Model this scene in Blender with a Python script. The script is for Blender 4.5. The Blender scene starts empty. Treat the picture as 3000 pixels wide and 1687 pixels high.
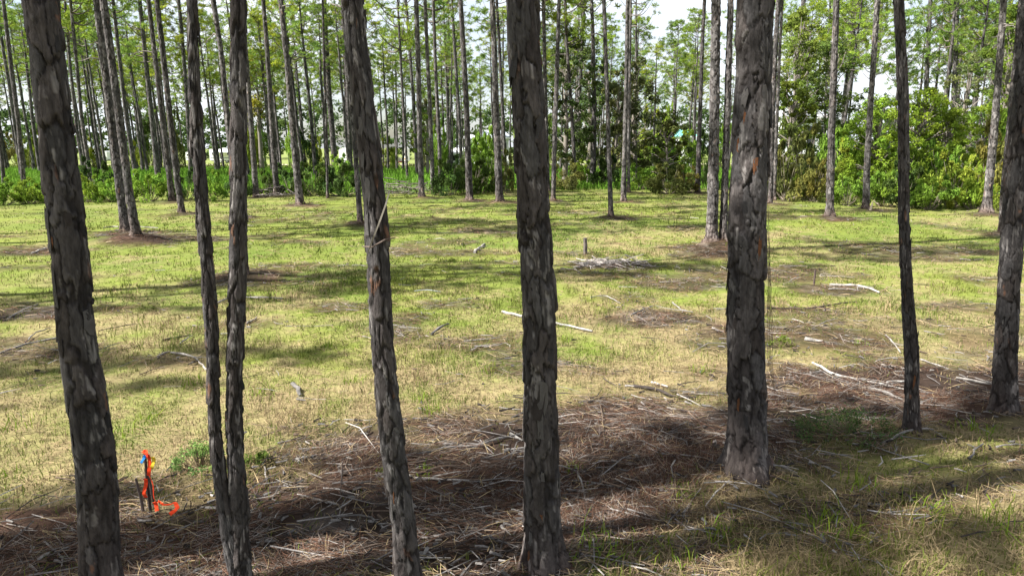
import bpy, math, random
import numpy as np
from mathutils import Vector, Matrix, Quaternion

random.seed(7)
RNG = np.random.default_rng(11)
scene = bpy.context.scene
COL = scene.collection
R = math.radians

# ------------------------------------------------------------------ camera
CAM_H = 2.6
PITCH = R(11.56)
F_PX, CX, CY = 2026.0, 1500.0, 843.5          # focal length and centre for a 3000 px wide picture
cam_d = bpy.data.cameras.new('camera')
cam_d.sensor_width = 36.0
cam_d.lens = 36.0 * F_PX / 3000.0
cam_d.clip_start = 0.05
cam_d.clip_end = 2000.0
cam = bpy.data.objects.new('camera', cam_d)
COL.objects.link(cam)
cam.location = (0, 0, CAM_H)
cam.rotation_euler = (R(90) - PITCH, 0, 0)
scene.camera = cam

# ------------------------------------------------------------------ sky, sun, exposure
SUN_EL = R(46)
SHADE_DIR = np.array([0.965, 0.26])             # direction in which shadows fall on the ground
SHADE_DIR = SHADE_DIR / np.linalg.norm(SHADE_DIR)
to_sun = Vector((-SHADE_DIR[0] * math.cos(SUN_EL), -SHADE_DIR[1] * math.cos(SUN_EL), math.sin(SUN_EL)))
world = bpy.data.worlds.new('World')
scene.world = world
world.use_nodes = True
nt = world.node_tree
nt.nodes.clear()
w_out = nt.nodes.new('ShaderNodeOutputWorld')
w_bg = nt.nodes.new('ShaderNodeBackground')
w_sky = nt.nodes.new('ShaderNodeTexSky')
w_sky.sky_type = 'NISHITA'
w_sky.sun_disc = False
w_sky.sun_elevation = SUN_EL
w_sky.sun_rotation = math.atan2(to_sun.x, to_sun.y)
w_sky.air_density = 1.0
w_sky.dust_density = 1.5
w_tc = nt.nodes.new('ShaderNodeTexCoord')
w_map = nt.nodes.new('ShaderNodeMapping')
w_map.inputs['Scale'].default_value = (1.0, 1.0, 2.6)
w_noise = nt.nodes.new('ShaderNodeTexNoise')
w_noise.inputs['Scale'].default_value = 2.3
w_noise.inputs['Detail'].default_value = 6.0
w_noise.inputs['Roughness'].default_value = 0.55
w_ramp = nt.nodes.new('ShaderNodeValToRGB')
w_ramp.color_ramp.elements[0].position = 0.34
w_ramp.color_ramp.elements[1].position = 0.58
w_mix = nt.nodes.new('ShaderNodeMixRGB')
w_mix.inputs['Color2'].default_value = (6.7, 7.0, 7.5, 1)     # bright thin cloud, before the 0.1 strength
nt.links.new(w_tc.outputs['Generated'], w_map.inputs['Vector'])
nt.links.new(w_map.outputs['Vector'], w_noise.inputs['Vector'])
nt.links.new(w_noise.outputs['Fac'], w_ramp.inputs['Fac'])
nt.links.new(w_ramp.outputs['Color'], w_mix.inputs['Fac'])
nt.links.new(w_sky.outputs['Color'], w_mix.inputs['Color1'])
nt.links.new(w_mix.outputs['Color'], w_bg.inputs['Color'])
w_bg.inputs['Strength'].default_value = 0.05
nt.links.new(w_bg.outputs['Background'], w_out.inputs['Surface'])

sun_d = bpy.data.lights.new('sun', 'SUN')
sun_d.energy = 5.0
sun_d.angle = R(0.53)
sun_d.color = (1.0, 0.965, 0.91)
sun = bpy.data.objects.new('sun', sun_d)
COL.objects.link(sun)
sun.rotation_euler = to_sun.to_track_quat('Z', 'Y').to_euler()

scene.view_settings.view_transform = 'Standard'
scene.view_settings.look = 'None'
scene.view_settings.gamma = 1.0
scene.view_settings.use_curve_mapping = False
scene.view_settings.exposure = 1.9
scene.cycles.max_bounces = 6
scene.cycles.transparent_max_bounces = 4
scene.cycles.diffuse_bounces = 3

# ------------------------------------------------------------------ picture <-> place
cP, sP = math.cos(PITCH), math.sin(PITCH)


def ray(px, py):
    a = (px - CX) / F_PX
    b = -(py - CY) / F_PX
    return np.array([a, cP + b * sP, -sP + b * cP])


def ground_pt(px, py, z=0.0):
    d = ray(px, py)
    t = (z - CAM_H) / d[2]
    return np.array([d[0] * t, d[1] * t, z])


def on_plane(px, py, Y):
    """point of the upright plane y = Y seen at that pixel, and metres per pixel there"""
    d = ray(px, py)
    t = Y / d[1]
    return np.array([d[0] * t, Y, CAM_H + d[2] * t]), t / F_PX


def px_size(px, py):
    d = ray(px, py)
    return (-CAM_H / d[2]) / F_PX


# ------------------------------------------------------------------ noise
def hash2(ix, iy, seed=0):
    n = (ix.astype(np.int64) * 374761393 + iy.astype(np.int64) * 668265263 + seed * 974634541) & 0xffffffff
    n = n.astype(np.uint64)
    n = ((n ^ (n >> np.uint64(13))) * np.uint64(1274126177)) & np.uint64(0xffffffff)
    n = n ^ (n >> np.uint64(16))
    return (n & np.uint64(0xffffff)).astype(np.float64) / float(0xffffff)


def vnoise(x, y, seed=0):
    x = np.asarray(x, float); y = np.asarray(y, float)
    ix = np.floor(x); iy = np.floor(y)
    fx = x - ix; fy = y - iy
    fx = fx * fx * (3 - 2 * fx); fy = fy * fy * (3 - 2 * fy)
    ix = ix.astype(np.int64); iy = iy.astype(np.int64)
    a = hash2(ix, iy, seed); b = hash2(ix + 1, iy, seed)
    c = hash2(ix, iy + 1, seed); d = hash2(ix + 1, iy + 1, seed)
    return (a * (1 - fx) + b * fx) * (1 - fy) + (c * (1 - fx) + d * fx) * fy


def fbm(x, y, seed=0, o=4):
    s = 0; amp = 0.5; tot = 0
    for k in range(o):
        s = s + amp * vnoise(np.asarray(x) * 2 ** k + 17.3 * k, np.asarray(y) * 2 ** k - 9.1 * k, seed + k)
        tot += amp; amp *= 0.5
    return s / tot


def sstep(a, b, x):
    t = np.clip((x - a) / (b - a), 0, 1)
    return t * t * (3 - 2 * t)


# ------------------------------------------------------------------ mesh building
class MB:
    def __init__(self):
        self.V = []; self.Q = []; self.T = []; self.C = []; self.n = 0

    def add(self, V, Q=None, T=None, C=(0.5, 0.5, 0.5)):
        V = np.asarray(V, float).reshape(-1, 3)
        self.V.append(V)
        if Q is not None and len(Q): self.Q.append(np.asarray(Q, np.int64).reshape(-1, 4) + self.n)
        if T is not None and len(T): self.T.append(np.asarray(T, np.int64).reshape(-1, 3) + self.n)
        C = np.asarray(C, float)
        if C.ndim == 1: C = np.tile(C[:3], (len(V), 1))
        self.C.append(C[:, :3])
        self.n += len(V)

    def mesh(self, name, mat, smooth=False):
        V = np.concatenate(self.V); C = np.concatenate(self.C)
        Q = np.concatenate(self.Q) if self.Q else np.zeros((0, 4), np.int64)
        T = np.concatenate(self.T) if self.T else np.zeros((0, 3), np.int64)
        me = bpy.data.meshes.new(name)
        me.vertices.add(len(V)); me.vertices.foreach_set('co', V.astype(np.float32).ravel())
        nl = Q.size + T.size
        me.loops.add(nl)
        me.loops.foreach_set('vertex_index', np.concatenate([Q.ravel(), T.ravel()]).astype(np.int32))
        npoly = len(Q) + len(T)
        me.polygons.add(npoly)
        starts = np.concatenate([np.arange(len(Q)) * 4, len(Q) * 4 + np.arange(len(T)) * 3]).astype(np.int32)
        me.polygons.foreach_set('loop_start', starts)
        try:
            tot = np.concatenate([np.full(len(Q), 4), np.full(len(T), 3)]).astype(np.int32)
            me.polygons.foreach_set('loop_total', tot)
        except Exception:
            pass
        me.polygons.foreach_set('use_smooth', np.full(npoly, smooth, dtype=bool))
        at = me.attributes.new('col', 'FLOAT_COLOR', 'POINT')
        at.data.foreach_set('color', np.concatenate([C, np.ones((len(C), 1))], 1).astype(np.float32).ravel())
        me.update(calc_edges=True)
        me.validate()
        if mat: me.materials.append(mat)
        return me


def link(name, me, parent=None, loc=None):
    o = bpy.data.objects.new(name, me)
    COL.objects.link(o)
    if parent is not None: o.parent = parent
    if loc is not None: o.location = loc
    return o


def tag(o, label, cat, group=None, kind=None):
    o['label'] = label
    o['category'] = cat
    if group: o['group'] = group
    if kind: o['kind'] = kind
    return o


def thing(name, label, cat, loc, group=None, rz=0.0):
    o = bpy.data.objects.new(name, None)
    o.empty_display_size = 0.1
    COL.objects.link(o)
    o.location = loc
    o.rotation_euler = (0, 0, rz)
    return tag(o, label, cat, group)


def frames(P):
    """tangent and two normals along a polyline"""
    P = np.asarray(P, float)
    T = np.gradient(P, axis=0)
    T /= np.linalg.norm(T, axis=1)[:, None] + 1e-9
    ref = np.tile(np.array([0.0, 0.0, 1.0]), (len(P), 1))
    ref[np.abs(T[:, 2]) > 0.9] = (0, -1, 0)
    if np.abs(T[0, 2]) > 0.75: ref[:] = (0, -1, 0)
    N = np.cross(T, ref); N /= np.linalg.norm(N, axis=1)[:, None] + 1e-9
    B = np.cross(N, T)
    return T, N, B


def tube(mb, P, rad, ns=6, C=(0.2, 0.2, 0.2), cap=True, rough=0.0, seed=0):
    P = np.asarray(P, float); n = len(P)
    rad = np.broadcast_to(np.asarray(rad, float), (n,))
    T, N, B = frames(P)
    th = np.arange(ns) / ns * 2 * np.pi
    rr = rad[:, None] * (1 + rough * (hash2(np.arange(n)[:, None] + 0 * np.arange(ns), np.arange(ns)[None, :] + 0 * np.arange(n)[:, None], seed) - 0.5))
    V = P[:, None, :] + rr[..., None] * (np.cos(th)[None, :, None] * N[:, None, :] + np.sin(th)[None, :, None] * B[:, None, :])
    idx = np.arange(n * ns).reshape(n, ns)
    a = idx[:-1]; b = idx[1:]
    Q = np.stack([a, np.roll(a, -1, 1), np.roll(b, -1, 1), b], -1).reshape(-1, 4)
    Tn = []
    VV = V.reshape(-1, 3)
    CC = np.asarray(C, float)
    if CC.ndim == 2: CC = np.repeat(CC, ns, axis=0)
    else: CC = np.tile(CC, (n * ns, 1))
    if cap:
        VV = np.concatenate([VV, P[:1], P[-1:]]); CC = np.concatenate([CC, CC[:1], CC[-1:]])
        c0, c1 = n * ns, n * ns + 1
        Tn = [(idx[0, (i + 1) % ns], idx[0, i], c0) for i in range(ns)] + [(idx[-1, i], idx[-1, (i + 1) % ns], c1) for i in range(ns)]
    mb.add(VV, Q, Tn, CC)


def box(mb, lo, hi, C=(0.5, 0.5, 0.5), bev=0.0):
    lo = np.asarray(lo, float); hi = np.asarray(hi, float)
    if bev <= 0:
        x0, y0, z0 = lo; x1, y1, z1 = hi
        V = [(x0, y0, z0), (x1, y0, z0), (x1, y1, z0), (x0, y1, z0), (x0, y0, z1), (x1, y0, z1), (x1, y1, z1), (x0, y1, z1)]
        Q = [(0, 3, 2, 1), (4, 5, 6, 7), (0, 1, 5, 4), (1, 2, 6, 5), (2, 3, 7, 6), (3, 0, 4, 7)]
        mb.add(V, Q, None, C); return
    # rounded outline in x-z extruded along y
    b = bev; n = 4
    cs = [(hi[0] - b, hi[2] - b, 0), (lo[0] + b, hi[2] - b, 90), (lo[0] + b, lo[2] + b, 180), (hi[0] - b, lo[2] + b, 270)]
    out = []
    for cx, cz, a0 in cs:
        for k in range(n + 1):
            a = R(a0 + 90 * k / n)
            out.append((cx + b * math.cos(a), cz + b * math.sin(a)))
    m = len(out)
    V = [(x, lo[1], z) for x, z in out] + [(x, hi[1], z) for x, z in out]
    c = ((lo[0] + hi[0]) / 2, (lo[2] + hi[2]) / 2)
    V += [(c[0], lo[1], c[1]), (c[0], hi[1], c[1])]
    Q = [(i, i + m, (i + 1) % m + m, (i + 1) % m) for i in range(m)]
    T = [(i, (i + 1) % m, 2 * m) for i in range(m)] + [((i + 1) % m + m, i + m, 2 * m + 1) for i in range(m)]
    mb.add(V, Q, T, C)


# ------------------------------------------------------------------ materials
def base_mat(name, rough=0.85, noise=(0, 0), bump=(0, 0), transl=0.0, rnd=0.0, spec=0.2, stretch=1.0):
    m = bpy.data.materials.new(name); m.use_nodes = True
    t = m.node_tree; t.nodes.clear()
    out = t.nodes.new('ShaderNodeOutputMaterial')
    at = t.nodes.new('ShaderNodeAttribute'); at.attribute_name = 'col'
    src = at.outputs['Color']
    tc0 = t.nodes.new('ShaderNodeTexCoord')
    tc = t.nodes.new('ShaderNodeMapping'); tc.inputs['Scale'].default_value = (1, 1, stretch)
    t.links.new(tc0.outputs['Object'], tc.inputs['Vector'])
    if noise[0]:
        nz = t.nodes.new('ShaderNodeTexNoise'); nz.inputs['Scale'].default_value = noise[0]
        nz.inputs['Detail'].default_value = 5.0; nz.inputs['Roughness'].default_value = 0.65
        t.links.new(tc.outputs['Vector'], nz.inputs['Vector'])
        mr = t.nodes.new('ShaderNodeMapRange')
        mr.inputs['From Min'].default_value = 0.25; mr.inputs['From Max'].default_value = 0.75
        mr.inputs['To Min'].default_value = 1 - noise[1]; mr.inputs['To Max'].default_value = 1 + noise[1]
        t.links.new(nz.outputs['Fac'], mr.inputs['Value'])
        mx = t.nodes.new('ShaderNodeVectorMath'); mx.operation = 'SCALE'
        t.links.new(src, mx.inputs[0]); t.links.new(mr.outputs['Result'], mx.inputs['Scale'])
        src = mx.outputs['Vector']
    if rnd:
        oi = t.nodes.new('ShaderNodeObjectInfo')
        mr2 = t.nodes.new('ShaderNodeMapRange')
        mr2.inputs['To Min'].default_value = 1 - rnd; mr2.inputs['To Max'].default_value = 1 + rnd
        t.links.new(oi.outputs['Random'], mr2.inputs['Value'])
        mx2 = t.nodes.new('ShaderNodeVectorMath'); mx2.operation = 'SCALE'
        t.links.new(src, mx2.inputs[0]); t.links.new(mr2.outputs['Result'], mx2.inputs['Scale'])
        src = mx2.outputs['Vector']
    if transl:
        d = t.nodes.new('ShaderNodeBsdfDiffuse'); tr = t.nodes.new('ShaderNodeBsdfTranslucent')
        mix = t.nodes.new('ShaderNodeMixShader'); mix.inputs[0].default_value = transl
        t.links.new(src, d.inputs['Color']); t.links.new(src, tr.inputs['Color'])
        t.links.new(d.outputs[0], mix.inputs[1]); t.links.new(tr.outputs[0], mix.inputs[2])
        t.links.new(mix.outputs[0], out.inputs['Surface'])
    else:
        p = t.nodes.new('ShaderNodeBsdfPrincipled')
        p.inputs['Roughness'].default_value = rough
        p.inputs['Specular IOR Level'].default_value = spec
        t.links.new(src, p.inputs['Base Color'])
        if bump[0]:
            nb = t.nodes.new('ShaderNodeTexNoise'); nb.inputs['Scale'].default_value = bump[0]
            nb.inputs['Detail'].default_value = 6.0; nb.inputs['Roughness'].default_value = 0.7
            bp = t.nodes.new('ShaderNodeBump'); bp.inputs['Strength'].default_value = bump[1]
            bp.inputs['Distance'].default_value = 0.02
            t.links.new(tc.outputs['Vector'], nb.inputs['Vector'])
            t.links.new(nb.outputs['Fac'], bp.inputs['Height'])
            t.links.new(bp.outputs['Normal'], p.inputs['Normal'])
        t.links.new(p.outputs[0], out.inputs['Surface'])
    return m


M_BARK = base_mat('pine_bark', 0.9, (42, 0.55), (60, 0.9), spec=0.12, stretch=0.28)
M_BARKFAR = base_mat('pine_bark_far', 0.9, (9, 0.3), rnd=0.25, spec=0.1)
M_NEEDLE = base_mat('pine_needles', transl=0.40, rnd=0.22)
M_LEAF = base_mat('leaves', transl=0.38, rnd=0.15)
M_GRASS = base_mat('grass_blades', transl=0.28)
M_STRAW = base_mat('dry_straw', transl=0.15)
M_WOOD = base_mat('dead_wood', 0.85, (38, 0.45), (70, 0.6))
M_GROUND = base_mat('soil_and_turf', 0.95, (7, 0.32), (30, 0.6), spec=0.05)
M_PAINT = base_mat('painted_metal', 0.45, (0.8, 0.06), spec=0.4)
M_RIBBON = base_mat('plastic_ribbon', transl=0.25)
M_GLASS = base_mat('dark_window_glass', 0.1, spec=0.6)
M_SAND = base_mat('sand', 0.95, (0.6, 0.15), spec=0.05)

# ------------------------------------------------------------------ where the pines stand (traced trunk axes)
# each: (label, [(px, py, width_px) from base up], crown height share, group)
FG = [
 ('leftmost foreground pine, thick leaning trunk with pale bark plates on its lit side',
  [(312, 1790, 122), (298, 1683, 112), (279, 1335, 114), (259, 1196, 113), (221, 957, 108), (203, 737, 106), (192, 636, 106), (156, 309, 102), (120, 0, 100)]),
 ('foreground pine curving slightly left, slim trunk with torn pale bark midway up',
  [(1200, 1790, 92), (1193, 1683, 80), (1179, 1501, 77), (1155, 1335, 79), (1131, 1140, 75), (1120, 1002, 73), (1110, 825, 74), (1103, 636, 74), (1065, 309, 73), (1034, 0, 68)]),
 ('thick straight foreground pine in the middle with a long peeled strip low down',
  [(1597, 1700, 138), (1592, 1600, 119), (1586, 1377, 115), (1583, 1196, 109), (1579, 869, 107), (1563, 636, 106), (1548, 309, 107), (1530, 0, 105)]),
 ('broadest foreground pine standing in the brown litter, orange patches on its bark, base in view',
  [(2190, 1422, 142), (2188, 1377, 128), (2188, 1253, 119), (2190, 1196, 116), (2184, 957, 118), (2187, 781, 117), (2191, 636, 117), (2206, 309, 116), (2212, 0, 114)]),
 ('thinnest foreground pine, dark wavy trunk beside the low dark green bush',
  [(2670, 1324, 48), (2671, 1290, 44), (2671, 1087, 41), (2671, 1196, 42), (2669, 1002, 42), (2658, 869, 38), (2647, 636, 34), (2647, 309, 33), (2632, 0, 32)]),
 ('dark foreground pine cut by the right edge of the picture',
  [(2939, 1236, 74), (2941, 1196, 70), (2948, 1000, 64), (2956, 825, 62), (2973, 560, 60), (2995, 300, 60), (3028, 0, 58)]),
]
FORK = [  # two stems of one tree
 [(720, 1790, 84), (708, 1683, 64), (702, 1501, 58), (695, 1377, 56), (686, 1211, 54), (690, 1000, 54), (695, 869, 55), (698, 636, 56), (699, 309, 56), (698, 0, 56)],
 [(700, 1700, 40), (672, 1583, 44), (658, 1501, 44), (642, 1370, 44), (626, 1211, 43), (626, 1130, 43), (623, 1002, 43), (608, 781, 42), (593, 636, 42), (571, 309, 41), (563, 0, 37)],
]
# clearing and edge pines
MID = [
 ('left one of the two pines leaning together on a bare mound', [(369, 686, 28), (352, 560, 25), (320, 300, 23), (283, 0, 21)]),
 ('right one of the two pines leaning together on a bare mound', [(402, 712, 28), (378, 560, 25), (344, 300, 24), (303, 0, 22)]),
 ('dark pine with flared foot on the grass just left of the forked pine', [(533, 627, 20), (508, 440, 18), (478, 160, 17), (459, 0, 15)]),
 ('grey pine rising from the left hedge, directly left of the dark flared pine', [(505, 592, 18), (481, 400, 15), (450, 130, 14), (435, 0, 13)]),
 ('slim pine at the far left of the hedge, right of the picture edge', [(73, 572, 15), (53, 353, 13), (33, 200, 13), (9, 0, 11)]),
 ('thin pine half cut by the left picture edge above the hedge', [(12, 548, 12), (0, 400, 11), (-16, 200, 10), (-30, 0, 9)]),
 ('thin pine just right of the leftmost foreground trunk, standing behind the hedge', [(269, 548, 13), (240, 350, 11), (218, 120, 10), (206, 0, 9)]),
 ('thin pine hugging the right side of the leftmost foreground trunk', [(250, 537, 11), (225, 380, 10), (205, 190, 9), (190, 0, 8)]),
 ('pine behind the hedge to the right of the two leaning together', [(400, 530, 14), (368, 330, 12), (345, 130, 11), (331, 0, 10)]),
 ('stout far pine at the middle of the left stand behind the hedge', [(464, 520, 18), (443, 330, 15), (422, 130, 13), (409, 0, 12)]),
 ('slender pine partly hidden by the slim stem of the forked pine', [(560, 510, 13), (545, 250, 12), (532, 90, 11), (523, 0, 11)]),
 ('pine leaning in behind the thick stem of the forked pine', [(700, 640, 16), (672, 400, 16), (650, 170, 16), (625, 0, 16)]),
 ('pale pine on a litter patch immediately right of the forked pine', [(751, 580, 18), (737, 380, 16), (722, 180, 14), (708, 0, 12)]),
 ('straight pine on the hedge line, second one right of the forked pine', [(811, 576, 18), (795, 350, 16), (783, 150, 14), (771, 0, 13)]),
 ('brown pine on a needle mound midway between the forked pine and the slim curving pine', [(879, 602, 24), (860, 400, 20), (843, 200, 18), (822, 0, 16)]),
 ('spindly dark sapling pine in front of the dark hedge left of the slim curving pine', [(960, 584, 8), (957, 400, 8), (950, 200, 8), (945, 0, 7)]),
 ('pine showing just left of the slim curving pine, rooted behind the dark bushes', [(983, 500, 17), (966, 300, 15), (955, 100, 13), (950, 0, 13)]),
 ('trunk half hidden directly behind the slim curving pine, foot on a litter mound', [(1056, 660, 18), (1049, 560, 17), (1030, 300, 16), (1005, 0, 16)]),
 ('thin pine behind the left edge of the slim curving pine', [(1028, 490, 13), (1018, 250, 11), (1000, 0, 10)]),
 ('skinny grey pine rooted in the green field above the brush pile', [(1194, 525, 9), (1187, 400, 9), (1175, 200, 8), (1165, 0, 7)]),
 ('leafy-topped pine whose pole leans left above the brush pile', [(1222, 512, 11), (1210, 280, 10), (1192, 30, 9), (1188, 0, 9)]),
 ('pale pine with a litter ring at the right end of the brush pile', [(1236, 582, 20), (1230, 420, 17), (1226, 200, 16), (1219, 0, 15)]),
 ('darker pine one step right of the pale pine at the brush pile', [(1269, 570, 14), (1259, 300, 13), (1250, 120, 12), (1245, 0, 11)]),
 ('vine-wrapped pine with green leaves low on its trunk', [(1292, 560, 13), (1286, 400, 12), (1276, 200, 11), (1269, 0, 10)]),
 ('pine with a bare curved dead limb, behind the middle shrubs', [(1353, 500, 12), (1344, 320, 11), (1331, 132, 10), (1326, 40, 9)]),
 ('grey pine on a needle ring, third one left of the thick middle pine', [(1376, 588, 22), (1366, 300, 18), (1356, 120, 16), (1349, 0, 15)]),
 ('grey pine on a wide needle mound, nearest one left of the thick middle pine', [(1463, 594, 24), (1453, 300, 20), (1447, 120, 18), (1442, 0, 17)]),
 ('thin dark pine with climbing vine close left of the thick middle pine', [(1482, 530, 12), (1474, 350, 11), (1462, 120, 10), (1455, 0, 9)]),
 ('rough pine pressed against the right side of the thick middle pine', [(1606, 560, 13), (1600, 380, 13), (1596, 200, 13), (1592, 0, 12)]),
 ('pine with a sideways bowed foot just right of the thick middle pine', [(1621, 592, 15), (1625, 430, 15), (1632, 200, 14), (1638, 0, 12)]),
 ('slim pine with a knotted trunk in front of the dark broadleaf tree', [(1686, 548, 12), (1676, 350, 11), (1660, 120, 10), (1655, 0, 9)]),
 ('dark trunk just behind the slim knotted pine', [(1692, 520, 12), (1697, 300, 12), (1708, 60, 11), (1712, 0, 10)]),
 ('stout pine with reddish foot at the shaded middle of the far edge', [(1737, 543, 19), (1741, 300, 14), (1737, 120, 12), (1733, 0, 11)]),
 ('slender pine standing forward alone on the grass right of the thick middle pine', [(1790, 639, 17), (1785, 480, 14), (1778, 250, 13), (1769, 0, 12)]),
 ('pale slim pine right of the one standing alone on the grass', [(1826, 594, 18), (1831, 400, 14), (1836, 180, 13), (1839, 0, 13)]),
 ('dark pine tucked behind the pale slim pine at the clearing edge', [(1841, 567, 11), (1842, 350, 10), (1846, 120, 9), (1848, 0, 8)]),
 ('dark even pine left of the pair beside the broadest foreground pine', [(2043, 567, 16), (2051, 330, 13), (2058, 120, 12), (2064, 0, 11)]),
 ('left one of the pair of big pale pines left of the broadest foreground pine', [(2084, 737, 46), (2086, 700, 37), (2090, 500, 33), (2094, 250, 31), (2098, 0, 29)]),
 ('right one of the pair of big pale pines left of the broadest foreground pine', [(2118, 737, 28), (2118, 700, 24), (2125, 500, 22), (2133, 250, 21), (2141, 0, 20)]),
 ('dark pine close behind the right side of the broadest foreground pine', [(2256, 600, 15), (2264, 330, 15), (2272, 150, 15), (2281, 0, 15)]),
 ('thin pale pine just clear of the right side of the broadest foreground pine', [(2267, 590, 13), (2275, 380, 11), (2283, 180, 10), (2292, 0, 9)]),
 ('mid-height pine above the scrub right of the broadest foreground pine', [(2328, 500, 17), (2340, 310, 16), (2349, 120, 15), (2354, 0, 14)]),
 ('pine with red-brown foot on the grass right of the broadest foreground pine', [(2430, 642, 29), (2431, 600, 24), (2436, 400, 22), (2444, 180, 21), (2451, 0, 19)]),
 ('thin pole right behind the pine with the red-brown foot', [(2412, 480, 9), (2418, 330, 8), (2428, 110, 7), (2433, 0, 7)]),
 ('leaning pine in the scrub between the red-footed pine and the bowed pale pine', [(2462, 470, 12), (2484, 250, 11), (2500, 100, 10), (2510, 0, 10)]),
 ('bowed pale pine on a litter heap with a broken stub beside its foot', [(2536, 615, 22), (2540, 480, 19), (2552, 280, 17), (2563, 120, 17), (2571, 0, 18)]),
 ('slim pine showing behind the bowed pale pine', [(2525, 500, 11), (2538, 330, 11), (2572, 160, 10), (2583, 0, 9)]),
 ('straight pine rising from the big vine thicket', [(2708, 500, 14), (2713, 270, 14), (2720, 120, 13), (2726, 0, 12)]),
 ('grey pine at the right shoulder of the big vine thicket', [(2782, 500, 16), (2790, 380, 15), (2799, 180, 14), (2804, 0, 13)]),
 ('thin pine just right of the grey pine at the thicket shoulder', [(2806, 420, 9), (2813, 200, 8), (2822, 0, 8)]),
 ('slim pine among the pale leaves at the right, left of the white-barked pine', [(2830, 420, 10), (2838, 230, 9), (2850, 0, 9)]),
 ('dark pine leaning right, immediately left of the white-barked pine', [(2890, 480, 16), (2899, 340, 14), (2915, 160, 14), (2927, 0, 14)]),
 ('white-barked pine leaning right beside the right-hand shrubs', [(2889, 628, 31), (2895, 560, 25), (2915, 360, 22), (2930, 160, 20), (2941, 0, 19)]),
 ('thin pine between the white-barked pine and the right picture edge', [(2932, 420, 10), (2945, 200, 10), (2963, 0, 9)]),
 ('dark trunk foot just left of the pine cut by the right edge', [(2931, 692, 15), (2938, 560, 14), (2962, 300, 14), (2990, 0, 13)]),
 ('dark pine foot showing right behind the forked pine on the open grass', [(714, 818, 30), (712, 700, 27), (708, 400, 25), (704, 0, 24)]),
]

# ------------------------------------------------------------------ terrain
PATCH = []      # (x, y, rx, ry, strength) bare or littered ground
MOUND = []      # (x, y, r, h)


def px_patch(px, py, rx, ry, s):
    c = ground_pt(px, py)
    a = ground_pt(px, py + ry); b = ground_pt(px, py - ry)
    PATCH.append((c[0], c[1], rx * px_size(px, py), max(0.15, abs(b[1] - a[1]) / 2), s))


for a in [(410, 712, 170, 16, 1.0), (560, 702, 150, 9, .9), (110, 738, 150, 13, .9), (90, 920, 170, 28, .95), (60, 1010, 150, 18, .6),
          (1800, 778, 120, 16, 1.0), (2090, 752, 150, 24, .95), (2000, 830, 180, 24, .8), (2230, 800, 280, 36, .75), (1930, 935, 180, 34, .9),
          (2430, 850, 150, 24, .85), (2300, 985, 380, 52, .8), (1850, 870, 120, 18, .5), (2300, 915, 250, 18, .6), (480, 1060, 150, 22, .45),
          (740, 835, 40, 10, .8), (1100, 700, 60, 8, .5), (1330, 895, 120, 16, .5), (1700, 1090, 170, 24, .4), (1540, 980, 120, 14, .3),
          (2600, 950, 220, 26, .45), (2080, 1100, 120, 30, .4), (1700, 625, 90, 6, .6), (2280, 635, 60, 12, .7), (130, 1520, 200, 40, .5), (2300, 1560, 500, 120, .5), (2750, 1480, 300, 60, .45)]:
    px_patch(*a)
for lab, pts in MID:
    x, y, w = pts[0]
    if y > 560:
        g = ground_pt(x, y)
        PATCH.append((g[0] + 0.15, g[1] - 0.1, 0.55 + w * 0.022, 0.55 + w * 0.02, 0.95))
        MOUND.append((g[0], g[1], 0.55, 0.11))
gq = ground_pt(380, 706); MOUND.append((gq[0], gq[1], 1.1, 0.16))
gq = ground_pt(2105, 745); MOUND.append((gq[0], gq[1], 1.3, 0.14))
for lab, pts in FG:
    g = ground_pt(pts[0][0], pts[0][1]); MOUND.append((g[0], g[1], 0.4, 0.07))
gq = ground_pt(2560, 1330); MOUND.append((gq[0] + 0.5, gq[1] - 0.7, 1.6, 0.14))

DEBRIS = [(-400, 1450), (0, 1440), (250, 1400), (380, 1440), (560, 1390), (800, 1330), (1050, 1300), (1250, 1245), (1450, 1225), (1650, 1195),
          (1800, 1150), (1950, 1185), (2150, 1195), (2300, 1085), (2500, 1030), (2750, 1050), (3000, 1070), (3300, 1070), (3300, 1290),
          (2900, 1290), (2600, 1365), (2250, 1400), (2050, 1450), (1850, 1560), (1680, 1690), (1500, 1850), (0, 1850), (-400, 1850)]
DEBW = np.array([ground_pt(*p)[:2] for p in DEBRIS])


def poly_sd(x, y, poly):
    """signed distance to a polygon, positive inside"""
    x = np.asarray(x, float); y = np.asarray(y, float)
    d = np.full(x.shape, 1e9); inside = np.zeros(x.shape, bool)
    n = len(poly)
    for i in range(n):
        x0, y0 = poly[i]; x1, y1 = poly[(i + 1) % n]
        ex, ey = x1 - x0, y1 - y0
        t = np.clip(((x - x0) * ex + (y - y0) * ey) / (ex * ex + ey * ey + 1e-12), 0, 1)
        d = np.minimum(d, np.hypot(x - x0 - t * ex, y - y0 - t * ey))
        cond = ((y0 > y) != (y1 > y)) & (x < (x1 - x0) * (y - y0) / (y1 - y0 + 1e-12) + x0)
        inside ^= cond
    return np.where(inside, d, -d)


def litter(x, y):
    x = np.asarray(x, float); y = np.asarray(y, float)
    nz = fbm(x * 1.6, y * 1.6, 31) - 0.5
    nz2 = fbm(x * 0.5, y * 0.5, 37) - 0.5
    m = sstep(-0.35, 0.45, poly_sd(x, y, DEBW) + nz * 1.5)
    for (cx, cy, rx, ry, s) in PATCH:
        q = np.hypot((x - cx) / rx, (y - cy) / ry) + nz * 0.9
        m = np.maximum(m, s * sstep(1.15, 0.55, q))
    bare = sstep(0.56, 0.72, fbm(x * 0.7 + 5, y * 1.0, 43)) * 0.65 * sstep(45, 20, y)
    return np.clip(np.maximum(m, bare) + 0.0 * nz2, 0, 1)


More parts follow.
